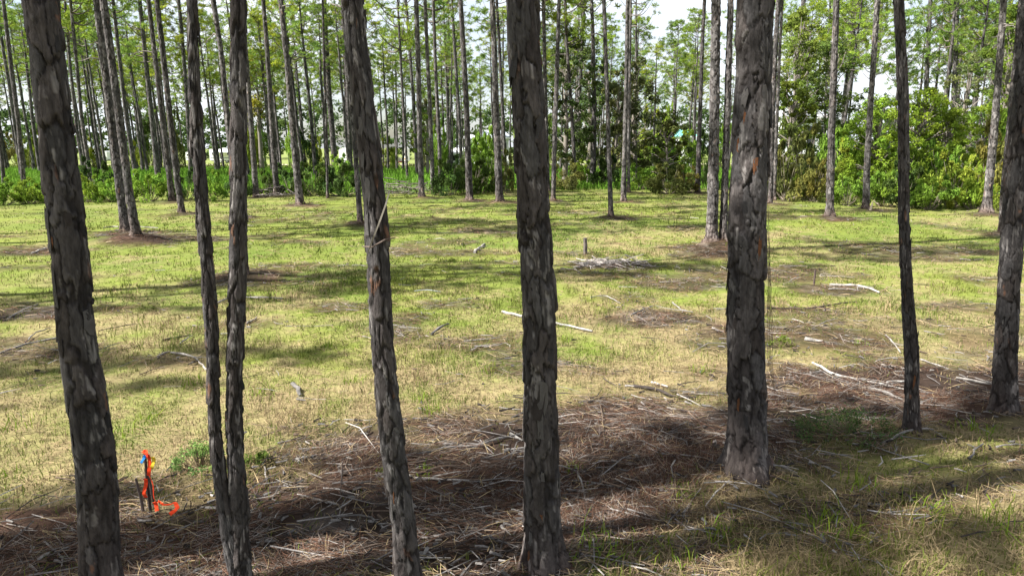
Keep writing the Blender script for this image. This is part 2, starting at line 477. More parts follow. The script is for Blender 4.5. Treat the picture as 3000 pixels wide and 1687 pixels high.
def gz(x, y):
    x = np.asarray(x, float); y = np.asarray(y, float)
    z = -0.9 * sstep(60, 115, y)
    z = z + 0.10 * (fbm(x * 0.35, y * 0.35, 3) - 0.5) + 0.05 * (fbm(x * 1.7, y * 1.7, 5) - 0.5) * sstep(60, 30, y)
    for (cx, cy, r, h) in MOUND:
        z = z + h * np.exp(-((x - cx) ** 2 + (y - cy) ** 2) / (r * r))
    return z


def gz1(x, y):
    return float(gz(np.array([x]), np.array([y]))[0])


def straw_amt(x, y):
    n = fbm(x * 0.8, y * 0.8, 51)
    n2 = fbm(x * 0.18, y * 0.25, 57)
    n3 = fbm(x * 2.8, y * 2.8, 53, 3)
    return np.clip((n3 - 0.5) * 1.3 + 0.10 + 0.48 * sstep(15, 6.0, y) + (n - 0.5) * 1.3 + (n2 - 0.5) * 0.9 + 0.30 * sstep(-1, 7, x) * sstep(24, 12, y), 0, 1)


G_GREEN = np.array([0.066, 0.102, 0.019]); G_YEL = np.array([0.150, 0.165, 0.036]); G_STRAW = np.array([0.222, 0.170, 0.096])
L_BROWN = np.array([0.050, 0.034, 0.026]); L_RED = np.array([0.122, 0.068, 0.046]); L_GREY = np.array([0.172, 0.148, 0.130])


def mixc(a, b, t):
    t = np.asarray(t)[..., None]
    return a * (1 - t) + b * t


def build_ground():
    def axis(fine0, fine1, step, lo, hi, grow):
        a = list(np.arange(fine0, fine1 + 1e-6, step))
        s = step; v = a[-1]
        while v < hi: s = min(s * grow, 40); v += s; a.append(v)
        s = step; v = a[0]; pre = []
        while v > lo: s = min(s * grow, 40); v -= s; pre.append(v)
        return np.array(pre[::-1] + a)
    xs = axis(-7, 8, 0.10, -700, 700, 1.06)
    ys = axis(3.0, 12, 0.09, -60, 1100, 1.04)
    X, Y = np.meshgrid(xs, ys)
    Z = gz(X, Y)
    li = litter(X, Y) * (Y < 60)
    Z = Z + li * 0.05 * (fbm(X * 4, Y * 4, 71) - 0.4) * (Y < 25)
    st = straw_amt(X, Y)
    yel = fbm(X * 0.6, Y * 0.6, 61)
    c = mixc(mixc(G_GREEN, G_YEL, yel), G_STRAW, st * 0.8)
    ln = fbm(X * 1.3, Y * 2.2, 67)
    lc = mixc(mixc(L_BROWN * 0.6, L_RED * 0.5, sstep(0.45, 0.75, ln)), L_GREY, sstep(0.6, 0.8, fbm(X * 2.3, Y * 2.3, 69)) * 0.35)
    c = mixc(c, lc, li)
    fld = sstep(42, 50, Y)
    c = mixc(c, np.array([0.075, 0.13, 0.022]), fld)
    c = mixc(c, np.array([0.16, 0.18, 0.06]), sstep(112, 135, Y) * 0.8)
    nx, ny = len(xs), len(ys)
    idx = np.arange(nx * ny).reshape(ny, nx)
    Q = np.stack([idx[:-1, :-1], idx[:-1, 1:], idx[1:, 1:], idx[1:, :-1]], -1).reshape(-1, 4)
    mb = MB(); mb.add(np.stack([X, Y, Z], -1), Q, None, c.reshape(-1, 3))
    o = link('ground', mb.mesh('ground', M_GROUND, True))
    o['kind'] = 'structure'; o['label'] = 'mown clearing floor with patchy grass, needles and bare soil'
    # far sandy road
    mb = MB()
    xr = np.linspace(-150, 150, 61)
    yc = 137 + 3 * np.sin(xr * 0.02)
    V = np.concatenate([np.stack([xr, yc - 2.6, np.full_like(xr, -0.83)], -1), np.stack([xr, yc + 2.6, np.full_like(xr, -0.83)], -1)])
    n = len(xr)
    mb.add(V, [(i, i + 1, n + i + 1, n + i) for i in range(n - 1)], None, (0.40, 0.35, 0.27))
    o = link('sandy_road', mb.mesh('sandy_road', M_SAND)); o['kind'] = 'structure'
    o['label'] = 'pale sandy road running behind the pine stand'


build_ground()

# ------------------------------------------------------------------ bark
B_DARK = np.array([0.012, 0.010, 0.010]); B_GREY = np.array([0.058, 0.0545, 0.0545]); B_BROWN = np.array([0.050, 0.042, 0.039])
B_PALE = np.array([0.22, 0.205, 0.195]); B_ORANGE = np.array([0.20, 0.088, 0.042])


def voro(u, v, ncol, seed):
    i = np.floor(u).astype(np.int64); j = np.floor(v).astype(np.int64)
    f1 = np.full(u.shape, 9.0); f2 = np.full(u.shape, 9.0)
    hid = np.zeros(u.shape); hid2 = np.zeros(u.shape); dv1 = np.zeros(u.shape)
    for di in (-1, 0, 1):
        for dj in (-1, 0, 1):
            ci = i + di; cj = j + dj; cm = np.mod(ci, ncol)
            pu = ci + 0.15 + 0.7 * hash2(cm, cj, seed); pv = cj + 0.1 + 0.8 * hash2(cm, cj, seed + 1)
            d = np.sqrt((u - pu) ** 2 + (v - pv) ** 2)
            closer = d < f1
            f2 = np.where(closer, f1, np.minimum(f2, d))
            hid = np.where(closer, hash2(cm, cj, seed + 2), hid)
            hid2 = np.where(closer, hash2(cm, cj, seed + 3), hid2)
            dv1 = np.where(closer, v - pv, dv1)
            f1 = np.where(closer, d, f1)
    return f1, f2, hid, hid2, dv1


def bark(th, s, r, seed, fine=True, pale=0.0, wk=1.0, con=0.0):
    """height (in metres) and colour of scaly pine bark at angle th, height s on a trunk of radius r"""
    w = (0.078 if r > 0.09 else 0.058) * (0.9 * wk)
    ncol = max(5, int(round(2 * math.pi * r / w)))
    a = th / (2 * np.pi)
    wu = (fbm(a * ncol * 1.6, s * 9, seed + 9, 4) - 0.5)
    wv = (fbm(a * ncol * 1.6 + 40, s * 9, seed + 19, 4) - 0.5)
    f1, f2, h1, h2, dv = voro(a * ncol + wu * 1.25, s / (w * 2.9) + wv * 1.0, ncol, seed)
    e = f2 - f1
    wid = 0.09 + 0.24 * sstep(0.4, 0.75, fbm(a * ncol, s * 4, seed + 29, 2))
    plate = sstep(0.0, wid, e)
    hgt = plate * (0.5 + 0.5 * h1) - dv * 1.0 * (h2 - 0.1) * plate
    col = mixc(B_GREY, B_BROWN, h2)
    col = col * (0.75 + 0.5 * h1)[..., None]
    deep = 1 - plate
    if fine:
        n2 = max(9, int(ncol * 1.9))
        streak = fbm(a * ncol * 7, s * 5, seed + 61, 3)
        g1, g2, k1, k2, dv2 = voro(a * n2 + wu * 3.0, s / (w * 1.25) + wv * 3.0, n2, seed + 50)
        p2 = sstep(0.0, 0.16, g2 - g1)
        hgt = hgt + 0.24 * p2 * (0.3 + 0.7 * k1) - 0.22 * dv2 * k2
        col = col * (0.80 + 0.20 * p2 + 0.40 * (k1 - 0.5))[..., None]
        col = mixc(col, B_PALE, sstep(0.78, 0.86, k2) * 0.55 * p2 * sstep(0.35, 0.6, streak))
        spot = sstep(0.55, 0.68, fbm(a * 9, s * 9, seed + 33, 3))
        col = mixc(col, B_ORANGE, sstep(0.95, 0.97, k1) * 0.5 * p2 * spot)
    streak = fbm(a * ncol * 7, s * 5, seed + 61, 3)
    col = col * (0.72 + 0.56 * streak)[..., None]
    rn = fbm(a * 6, s * 2.2, seed + 77, 3)
    col = mixc(col, B_PALE * 0.9, np.clip(sstep(0.66, 0.78, rn) * 0.12 + pale, 0, 0.75))
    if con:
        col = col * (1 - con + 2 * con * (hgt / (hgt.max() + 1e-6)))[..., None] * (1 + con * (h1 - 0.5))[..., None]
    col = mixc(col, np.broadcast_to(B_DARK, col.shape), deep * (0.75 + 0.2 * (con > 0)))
    return hgt, col


def trunk_axis(pts, Y, H):
    """world polyline (N,3) and radii from traced pixels, continued up to height H"""
    P = []; Rr = []
    for (px, py, w) in pts:
        p, mpp = on_plane(px, py, Y)
        P.append(p); Rr.append(w * mpp / 2)
    P = np.array(P); Rr = np.array(Rr)
    o = np.argsort(P[:, 2]); P = P[o]; Rr = Rr[o]
    z0 = P[0, 2]
    sl = (P[-1, 0] - P[0, 0]) / max(P[-1, 2] - P[0, 2], 0.1)
    zt = P[-1, 2]
    if H > zt + 0.5:
        zz = np.linspace(zt, H, 7)[1:]
        ex = [np.array([P[-1, 0] + sl * 0.8 * (z - zt), Y, z]) for z in zz]
        er = [max(0.025, Rr[-1] * (1 - 0.85 * ((z - zt) / (H - zt)))) for z in zz]
        P = np.concatenate([P, ex]); Rr = np.concatenate([Rr, er])
    return P, Rr


def trunk_mesh(name, P, Rr, seed, nu, ds_fn, amp, mat, origin, sink=0.12, fine=True, pale=0.0, wk=1.0, con=0.0, foot=0.0):
    z0, z1 = P[0, 2], P[-1, 2]
    zs = [z0 - sink]
    while zs[-1] < z1: zs.append(zs[-1] + ds_fn(zs[-1]))
    zs = np.array(zs)
    x = np.interp(zs, P[:, 2], P[:, 0]); y = np.interp(zs, P[:, 2], P[:, 1]); r = np.interp(zs, P[:, 2], Rr)
    k = max(1, int(0.25 / max(ds_fn(z0), 1e-3)))
    if k > 1:
        ker = np.ones(k) / k
        pad = lambda a: np.concatenate([np.full(k, a[0]) if False else a[0] - (a[1] - a[0]) * np.arange(k, 0, -1), a, a[-1] + (a[-1] - a[-2]) * np.arange(1, k + 1)])
        x = np.convolve(pad(x), ker, 'same')[k:-k]
        r = np.convolve(np.concatenate([np.full(k, r[0]), r, np.full(k, r[-1])]), ker, 'same')[k:-k]
    th = (np.arange(nu) / nu) * 2 * np.pi
    TH, S = np.meshgrid(th, zs)
    rm = float(np.median(r[: max(4, len(r) // 2)]))
    h, c = bark(TH, S + seed * 3.7, rm, seed, fine, pale, wk, con)
    c = mixc(c, c * np.array([1.35, 0.95, 0.70]) + np.array([0.012, 0.003, 0.0]), foot * np.exp(-np.maximum(S - z0, 0) / 0.22))
    lump = (fbm(TH / (2 * np.pi) * 3, S * 1.3, seed + 5, 2) - 0.5) * 0.11
    flare = np.exp(-(np.maximum(S - z0, 0)) / 0.13) * (0.26 + 0.16 * np.cos(TH * 3 + seed) + 0.12 * np.cos(TH * 5 + 2.1 * seed))
    h = h - np.percentile(h, 93)
    RR = r[:, None] * (0.965 + lump + flare) + h * amp
    RR = np.maximum(RR, 0.012)
    # th = 0 points away from the camera side so that the seam stays at the back
    V = np.stack([x[:, None] + RR * np.sin(TH), y[:, None] + RR * np.cos(TH), S], -1) - np.asarray(origin)
    n = len(zs)
    idx = np.arange(n * nu).reshape(n, nu)
    a = idx[:-1]; b = idx[1:]
    Q = np.stack([a, b, np.roll(b, -1, 1), np.roll(a, -1, 1)], -1).reshape(-1, 4)
    mb = MB(); mb.add(V, Q, None, c.reshape(-1, 3))
    return mb.mesh(name, mat, True), (zs, x, y, r)


# ------------------------------------------------------------------ pine crowns (shared shapes)
def unit(n, rng):
    v = rng.normal(size=(n, 3)); return v / np.linalg.norm(v, axis=1)[:, None]


def make_crown(seed, Hc=8.0, spread=2.6, tone=(0.115, 0.18, 0.032), ntuft=18, low_dead=4):
    rng = np.random.default_rng(seed)
    wood = MB(); leaf = MB()
    tufts = []
    z = 0.0
    while z < Hc:
        t = z / Hc
        for k in range(rng.integers(2, 4)):
            L = spread * (0.35 + 0.75 * math.sin(math.pi * min(1, 0.22 + 0.72 * t))) * rng.uniform(0.6, 1.15) * (1.0 if t < 0.75 else (1.25 - t) * 2)
            L = max(L, 0.5)
            az = rng.uniform(0, 2 * np.pi); up = rng.uniform(0.0, 0.55) + 0.35 * t
            n = 6
            u = np.linspace(0, 1, n)
            bend = rng.uniform(-0.35, 0.35)
            ang = az + bend * u
            P = np.stack([np.cumsum(np.cos(ang)) / n * L, np.cumsum(np.sin(ang)) / n * L, z + L * (up * u + 0.25 * u * u - 0.12 * np.sin(u * np.pi))], -1)
            P -= np.array([P[0, 0], P[0, 1], 0])
            tube(wood, P, np.linspace(0.045, 0.012, n) * (1.15 - 0.5 * t), 4, (0.12, 0.10, 0.09), cap=False)
            for f in (0.55, 0.8, 1.0):
                if rng.random() < (0.65, 0.4, 0.0)[(0.55, 0.8, 1.0).index(f)]: continue
                p = np.array([np.interp(f, u, P[:, i]) for i in range(3)])
                o1 = rng.normal(size=3) * np.array([0.30, 0.30, 0.10]) if f < 1 else np.zeros(3)
                q0 = p + o1
                tube(wood, np.array([p, (p + q0) / 2 + [0, 0, -0.03], q0 + [0, 0, 0.01]]), [0.014, 0.01, 0.006], 3, (0.13, 0.11, 0.09), cap=False)
                for s in range(rng.integers(3, 6)):
                    off = rng.normal(size=3) * np.array([0.24, 0.24, 0.13])
                    off[2] = abs(off[2])
                    tufts.append(q0 + off)
        z += rng.uniform(0.42, 0.75)
    for k in range(low_dead):
        zz = -rng.uniform(0.3, 3.0); az = rng.uniform(0, 6.28); L = rng.uniform(0.4, 1.4)
        u = np.linspace(0, 1, 5)
        P = np.stack([u * L * np.cos(az), u * L * np.sin(az), zz + u * L * 0.15 - 0.2 * u * u * L + 0.06 * rng.normal(size=5) * u], -1)
        tube(wood, P, np.linspace(0.028, 0.007, 5), 4, (0.16, 0.14, 0.13), cap=False)
    tufts.append(np.array([0, 0, Hc + 0.4]))
    T = np.array(tufts); nt_ = len(T)
    C0 = np.asarray(tone)
    d = unit(nt_ * ntuft, rng); d[:, 2] = d[:, 2] * 0.8 + 0.25
    d /= np.linalg.norm(d, axis=1)[:, None]
    ln = rng.uniform(0.22, 0.40, nt_ * ntuft)
    side = np.cross(d, unit(nt_ * ntuft, rng)); side /= np.linalg.norm(side, axis=1)[:, None] + 1e-9
    w = rng.uniform(0.022, 0.045, nt_ * ntuft)
    c = np.repeat(T, ntuft, 0)
    V = np.stack([c - side * w[:, None] * 0.4 + d * 0.02, c + side * w[:, None] * 0.4 + d * 0.02, c + d * ln[:, None] * 0.6 + side * w[:, None], c + d * ln[:, None]], 1)
    tv = np.repeat(rng.uniform(0.7, 1.4, nt_), ntuft)[:, None] * rng.uniform(0.8, 1.2, (nt_ * ntuft, 1))
    yel = np.repeat(rng.random(nt_), ntuft)[:, None]
    cc = C0 * 1.18 * tv * (1 + yel * np.array([0.40, 0.15, -0.1]))
    idx = np.arange(nt_ * ntuft * 4).reshape(-1, 4)
    leaf.add(V.reshape(-1, 3), idx, None, np.repeat(cc, 4, 0))
    return wood.mesh('branches', M_BARKFAR), leaf.mesh('pine_crown', M_NEEDLE), Hc


CROWNS = [make_crown(101, 8, 2.5), make_crown(102, 7, 2.8, (0.13, 0.19, 0.030)), make_crown(103, 9, 2.4), make_crown(104, 7.5, 2.2, (0.10, 0.165, 0.036)),
          make_crown(105, 8.5, 2.9, (0.15, 0.195, 0.028)), make_crown(106, 6.5, 2.4, (0.095, 0.16, 0.040))]


def add_crown(root, base, axis_dir, zc, Htop, var, rz, sp=1.0):
    wood, leaf, Hc = CROWNS[var % len(CROWNS)]
    sz = max(0.4, (Htop - zc) / Hc)
    q = Vector((0, 0, 1)).rotation_difference(Vector(axis_dir)) @ Quaternion((0, 0, 1), rz)
    for nm, me in (('branches', wood), ('crown', leaf)):
        o = link(nm, me, root)
        o.location = base; o.rotation_mode = 'QUATERNION'; o.rotation_quaternion = q
        o.scale = (sp, sp, sz)
        if nm == 'branches': o['kind'] = 'stuff'


def flake_mesh(seed, tint=None):
    rng = np.random.default_rng(seed)
    nu, nv = 3, 4
    mb = MB()
    u = np.linspace(-1, 1, nu); v = np.linspace(-1, 1, nv)
    U, W = np.meshgrid(u, v)
    wob = rng.normal(size=U.shape) * 0.26
    X = U * (1 - 0.25 * np.abs(W) ** 2) + wob; Z = W + rng.normal(size=U.shape) * 0.22
    Yo = 0.28 * (1 - W) * 0.5 + 0.12 * U * rng.uniform(-1, 1) - 0.22 * U * U
    f = np.stack([X, -Yo, Z], -1).reshape(-1, 3); b = f.copy(); b[:, 1] += 0.30
    idx = np.arange(nu * nv).reshape(nv, nu); n = nu * nv
    Q = []
    for j in range(nv - 1):
        for i in range(nu - 1):
            Q.append((idx[j, i], idx[j, i + 1], idx[j + 1, i + 1], idx[j + 1, i]))
    rim = [idx[0, i] for i in range(nu)] + [idx[j, nu - 1] for j in range(1, nv)] + [idx[nv - 1, i] for i in range(nu - 2, -1, -1)] + [idx[j, 0] for j in range(nv - 2, 0, -1)]
    m = len(rim)
    for k in range(m):
        Q.append((rim[(k + 1) % m], rim[k], rim[k] + n, rim[(k + 1) % m] + n))
    base = [B_GREY, B_BROWN, B_PALE * 0.7, B_GREY * 0.7, B_GREY * 1.2, B_BROWN * 1.3][seed % 6] if tint is None else tint
    C = np.concatenate([base * rng.uniform(0.8, 1.2, (n, 1)), np.tile(B_BROWN * 0.6, (n, 1))])
    mb.add(np.concatenate([f, b]), Q, None, C)
    return mb.mesh('bark_plate', M_BARK, False)


FLAKES = [flake_mesh(s) for s in range(6)]


def add_flakes(parent, ax, n, z_lo, z_hi, rng, origin):
    zs, x, y, r = ax
    for k in range(n):
        z = rng.uniform(z_lo, z_hi)
        th = rng.uniform(0.15, 2 * math.pi - 0.15) if k % 3 else rng.choice([math.pi / 2, 3 * math.pi / 2]) + rng.uniform(-0.25, 0.25)
        rr = float(np.interp(z, zs, r)) * 0.93
        o = link('bark_plate', FLAKES[int(rng.integers(0, 6))], parent)
        s = rng.uniform(0.014, 0.030) * min(1.0, rr / 0.13 + 0.25)
        o.scale = (s, s * 0.55, s * rng.uniform(1.5, 2.8))
        o.location = (float(np.interp(z, zs, x)) + rr * math.sin(th) - origin[0], float(np.interp(z, zs, y)) + rr * math.cos(th) - origin[1], z - origin[2])
        o.rotation_euler = (rng.uniform(-0.08, 0.08), rng.uniform(-0.15, 0.15), math.pi - th)


def fg_ds(z):
    return 0.0125 if z < 4.6 else 0.25


def FG_N(label):
    return [l for l, p in FG].index(label)


def fg_pine(label, pts, seed, H, flakes=26, group='pines standing in the foreground'):
    g = ground_pt(pts[0][0], pts[0][1])
    Y = g[1]
    zb = gz1(g[0], Y)
    P, Rr = trunk_axis(pts, Y, H)
    P[0, 2] = zb; base = np.array([P[0, 0], Y, zb])
    root = thing('pine_tree', label, 'tree', base, group)
    me, ax = trunk_mesh('trunk', P, Rr, seed, 100, fg_ds, 0.021 * min(1, float(np.median(Rr)) / 0.13 + 0.2), M_BARK, base, foot=0.25, wk=[1.45, 1.15, 1.4, 1.6, 1.0, 1.2][FG_N(label)])
    t = link('trunk', me, root)
    rng = np.random.default_rng(seed)
    add_flakes(t, ax, flakes, zb + 0.1, 4.5, rng, base)
    d = P[-1] - P[-6]; d /= np.linalg.norm(d)
    zc = H * 0.58
    bp = np.array([np.interp(zc, P[:, 2], P[:, 0]), Y, zc]) - base
    add_crown(root, bp, d, zc, H, seed, rng.uniform(0, 6.28))
    return root, t, ax, base, Y


FGROOT = []
for i, (lab, pts) in enumerate(FG):
    FGROOT.append(fg_pine(lab, pts, 20 + i * 7, 15.5 + (i * 1.3) % 3))

def plate_at(i, px, py, w, h, mesh):
    """one flake of bark traced on the camera side of a foreground trunk"""
    root, trunk, ax, base, Y = FGROOT[i]
    zs, x, y, r = ax
    p, mpp = on_plane(px, py, Y)
    rr = float(np.interp(p[2], zs, r)); cx = float(np.interp(p[2], zs, x))
    sx = float(np.clip((p[0] - cx) / rr, -0.93, 0.93))
    th = math.pi - math.asin(sx)
    o = link('bark_plate', mesh, trunk)
    s_ = w * mpp / 2 * 0.8
    o.scale = (s_, min(s_ * 0.6, 0.014), h * mpp / 2 * 0.85)
    o.location = (cx + rr * math.sin(th) * 0.945 - base[0], Y + rr * math.cos(th) * 0.945 - base[1], p[2] - base[2])
    o.rotation_euler = (0, 0, math.pi - th)


PL_PALE = [flake_mesh(2 + 6 * q, B_PALE * 0.6) for q in (1, 2, 3)]
PL_ORANGE = [flake_mesh(5 + 6 * q, B_ORANGE * 0.9) for q in (1, 2)]
for k, (i, px, py, w, h, o_) in enumerate([
        (1, 1068, 470, 12, 60, 0), (1, 1082, 560, 18, 95, 0), (1, 1078, 650, 20, 70, 0), (1, 1090, 715, 15, 60, 0), (1, 1062, 375, 14, 70, 0), (1, 1150, 1470, 12, 90, 0), (1, 1158, 1440, 8, 60, 1),
        (2, 1590, 1150, 26, 120, 0), (2, 1582, 1220, 22, 90, 0), (2, 1560, 1285, 10, 60, 0), (2, 1557, 1245, 10, 30, 1), (2, 1583, 1490, 16, 44, 1), (2, 1545, 1610, 16, 70, 1), (2, 1550, 1560, 14, 60, 0), (2, 1588, 1370, 14, 30, 0),
        (0, 160, 640, 26, 85, 0), (0, 168, 705, 22, 80, 0), (0, 186, 830, 18, 120, 0), (0, 214, 1160, 24, 110, 0), (0, 232, 1290, 22, 90, 0), (0, 250, 1380, 20, 80, 0), (0, 183, 700, 10, 44, 1), (0, 98, 150, 16, 30, 1), (0, 95, 60, 20, 60, 0),
        (3, 2166, 290, 22, 60, 0), (3, 2166, 345, 13, 50, 1), (3, 2150, 425, 14, 60, 1), (3, 2195, 480, 26, 70, 1), (3, 2148, 1170, 14, 60, 1), (3, 2152, 1378, 14, 40, 1), (3, 2178, 1010, 8, 60, 0), (3, 2210, 720, 20, 90, 1),
        (4, 2668, 1290, 14, 40, 1), (4, 2668, 1110, 10, 60, 1), (5, 2935, 1205, 16, 36, 1)]):
    plate_at(i, px, py, w * (0.6 if o_ else 1), h * (0.75 if o_ else 1), PL_ORANGE[k % 2] if o_ else PL_PALE[k % 3])

# the forked pine: two stems of one tree
gF = ground_pt(*FORK[0][0][:2]); YF = gF[1]; zb = gz1(gF[0], YF)
baseF = np.array([gF[0], YF, zb])
forkR = thing('pine_tree', 'forked foreground pine, two dark stems joined near the bottom of the picture', 'tree', baseF, 'pines standing in the foreground')
for i, st in enumerate(FORK):
    P, Rr = trunk_axis(st, YF + (0.0 if i == 0 else -0.02), 15.0 + i * 0.7)
    if i == 0: P[0, 2] = zb
    me, ax = trunk_mesh('stem', P, Rr, 71 + i * 5, 84, fg_ds, 0.015, M_BARK, baseF, sink=0.1 if i == 0 else 0.0, wk=1.25 - 0.2 * i)
    t = link('stem', me, forkR)
    rng = np.random.default_rng(71 + i)
    add_flakes(t, ax, 18, zb + 0.3, 4.5, rng, baseF)
    d = P[-1] - P[-6]; d /= np.linalg.norm(d)
    zc = 9.0
    add_crown(forkR, np.array([np.interp(zc, P[:, 2], P[:, 0]), YF, zc]) - baseF, d, zc, 15.2, i + 2, i * 2.0, 0.8)

# pines across the clearing
for i, (lab, pts) in enumerate(MID):
    seed = 200 + i * 3
    px, py, w = pts[0]
    g = ground_pt(px, max(py, 492))
    Y = g[1]
    H = 16.0 + 4.5 * ((i * 0.618) % 1)
    if Y > 45: H -= 1.0
    H = max(H, CAM_H + 0.2 * Y + 2.5)
    P, Rr = trunk_axis(pts, Y, H)
    zb = gz1(g[0], Y)
    P[0, 2] = min(zb, P[1, 2] - 0.05)
    base = np.array([P[0, 0], Y, zb])
    root = thing('pine_tree', lab, 'tree', base, 'pines across the clearing')
    nu = int(np.clip(w * 1.6, 14, 48))
    dsv = max(0.02, 0.00125 * Y)
    topz = CAM_H + 0.21 * Y
    pale = 0.26 if any(k in lab for k in ('pale', 'white-barked')) else (0.02 if 'dark' in lab else 0.12)
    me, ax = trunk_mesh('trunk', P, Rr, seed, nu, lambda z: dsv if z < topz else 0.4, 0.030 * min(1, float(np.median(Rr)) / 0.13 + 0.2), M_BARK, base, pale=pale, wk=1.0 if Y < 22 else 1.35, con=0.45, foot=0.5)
    link('trunk', me, root)
    d = P[-1] - P[-5]; d /= np.linalg.norm(d)
    zc = H * (0.50 + 0.12 * ((i * 0.37) % 1))
    if Y < 40: zc = max(zc, min(H - 5, topz + 0.3))
    add_crown(root, np.array([np.interp(zc, P[:, 2], P[:, 0]), Y, zc]) - base, d, zc, H, i, i * 1.7, (0.62 if Y < 38 else 0.9) + 0.2 * ((i * 0.29) % 1))

# ------------------------------------------------------------------ far pines (shared trunks)
FARTR = []
for k in range(6):
    rng = np.random.default_rng(500 + k)
    zz = np.linspace(0, 17, 9)
    P = np.stack([np.cumsum(rng.normal(size=9)) * 0.05, np.cumsum(rng.normal(size=9)) * 0.05, zz], -1)
    Rr = np.interp(zz, [0, 1, 10, 17], [0.20, 0.165, 0.13, 0.035])
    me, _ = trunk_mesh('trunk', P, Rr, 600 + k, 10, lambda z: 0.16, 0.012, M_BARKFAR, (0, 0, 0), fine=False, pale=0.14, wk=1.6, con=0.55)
    FARTR.append(me)


def far_pine(x, y, H, seed, label, group, lean=0.0, sp=None):
    rng = np.random.default_rng(seed)
    s = H / 17.0
    root = thing('pine_tree', label, 'tree', (x, y, gz1(x, y)), group)
    root.rotation_euler = (rng.normal() * 0.012, lean + rng.normal() * 0.016, rng.uniform(0, 6.28) * 0)
    o = link('trunk', FARTR[seed % 6], root); th = rng.uniform(0.75, 1.1)
    o.scale = (th, th, s); o.rotation_euler = (0, 0, rng.uniform(0, 6.28))
    zc = H * rng.uniform(0.50, 0.68)
    add_crown(root, (0, 0, zc), (0, 0, 1), zc, H, seed, rng.uniform(0, 6.28), sp or rng.uniform(0.75, 1.1))
    return root


SHORT_FG = ['leftmost foreground trunk', 'slim curving foreground pine', 'thick middle foreground pine', 'broadest foreground pine', 'thinnest foreground pine', 'pine cut by the right edge']
SHORT_MID = ['left one of the two leaning pines', 'right one of the two leaning pines', 'dark pine with flared foot', 'grey pine rising from the left hedge', 'slim pine at the far left', 'thin pine half cut by the left edge',
             'thin hedge pine right of the leftmost trunk', 'pine hugging the leftmost trunk', 'pine behind the two leaning pines', 'stout pine of the left stand', 'slender pine beside the forked slim stem', '', 'pale pine right of the forked pine',
             'straight pine on the hedge line', 'brown pine on a needle mound', 'spindly sapling pine', 'pine left of the slim curving pine', '', 'thin pine at the slim curving pine', 'skinny grey field pine', 'left-leaning pole above the brush pile',
             'pale pine at the brush pile', 'darker pine beside the brush pile pine', 'vine-wrapped pine', 'pine with the curved dead limb', 'third grey pine left of middle', 'grey pine on the wide mound', 'thin dark viny pine', 'rough pine at the middle trunk',
             'pine with the bowed foot', 'slim knotted pine', '', 'stout reddish-footed pine', 'slender pine standing alone', 'pale slim pine', '', 'dark even pine', 'left big pale pine', 'right big pale pine', '', 'thin pale pine right of the broadest',
             'mid-height pine above the scrub', 'pine with the red-brown foot', '', 'leaning pine in the scrub', 'bowed pale pine', '', 'straight thicket pine', 'grey thicket-shoulder pine', '', 'slim pine among pale leaves', 'dark right-leaning pine', 'white-barked pine', 'thin pine near the right edge', '', '']
ORD = ['first', 'second', 'third', 'fourth', 'fifth', 'sixth', 'seventh', 'eighth', 'ninth', 'tenth', 'eleventh', 'twelfth', 'thirteenth', 'fourteenth', 'fifteenth', 'sixteenth']


def at_row(pts, row=440):
    p = sorted((b, a) for a, b, w in pts)
    return float(np.interp(row, [q[0] for q in p], [q[1] for q in p]))


LANDMARKS = sorted([(at_row(p), n) for (l, p), n in zip(FG + MID, SHORT_FG + SHORT_MID) if n] + [(at_row(FORK[0]), 'forked pine')])


def far_labels(pxs):
    """label each far pine by counting from the nearest named pine in front"""
    out = [None] * len(pxs)
    lx = np.array([l[0] for l in LANDMARKS])
    groups = {}
    for i, p in enumerate(pxs):
        j = int(np.argmin(np.abs(lx - p)))
        groups.setdefault((j, p >= lx[j]), []).append((abs(p - lx[j]), i))
    for (j, right), lst in groups.items():
        for k, (d, i) in enumerate(sorted(lst)):
            out[i] = '%s distant pine behind, counting %s from the %s' % (ORD[min(k, 15)], 'right' if right else 'left', LANDMARKS[j][1])
    return out


def far_group(px):
    return 'distant pines in the dense left stand' if px < 1060 else ('distant pines in the middle' if px < 2190 else 'distant pines behind the right scrub')


rng = np.random.default_rng(900)
placed = []
FARS = []
for (p0, p1, y0, y1, n) in [(-150, 560, 58, 128, 66), (560, 1060, 60, 128, 44), (1060, 1540, 70, 128, 32), (1540, 2190, 62, 128, 34), (2190, 2640, 60, 110, 22), (2640, 3150, 60, 110, 24)]:
    for k in range(n):
        for tries in range(30):
            px = rng.uniform(p0, p1); Y = y0 + (y1 - y0) * rng.uniform(0, 1) ** 0.8
            x = (px - CX) / F_PX * (Y * cP)
            if all((x - a) ** 2 + (Y - b) ** 2 > 5.5 for a, b in placed): break
        placed.append((x, Y))
        FARS.append((px, x, Y, rng.uniform(14.5, 20.5)))
for k, ((px, x, Y, H), lab) in enumerate(zip(FARS, far_labels([f[0] for f in FARS]))):
    far_pine(x, Y, H, 1000 + k, lab, far_group(px), lean=-0.03 if px < 1100 else 0.0)

# pines standing outside the left edge and behind the camera: their shade falls into the clearing
def shade_from(px, py, zc, jit=0.0):
    g = ground_pt(px, py)
    k = zc / math.tan(SUN_EL)
    return g[0] - SHADE_DIR[0] * k, g[1] - SHADE_DIR[1] * k


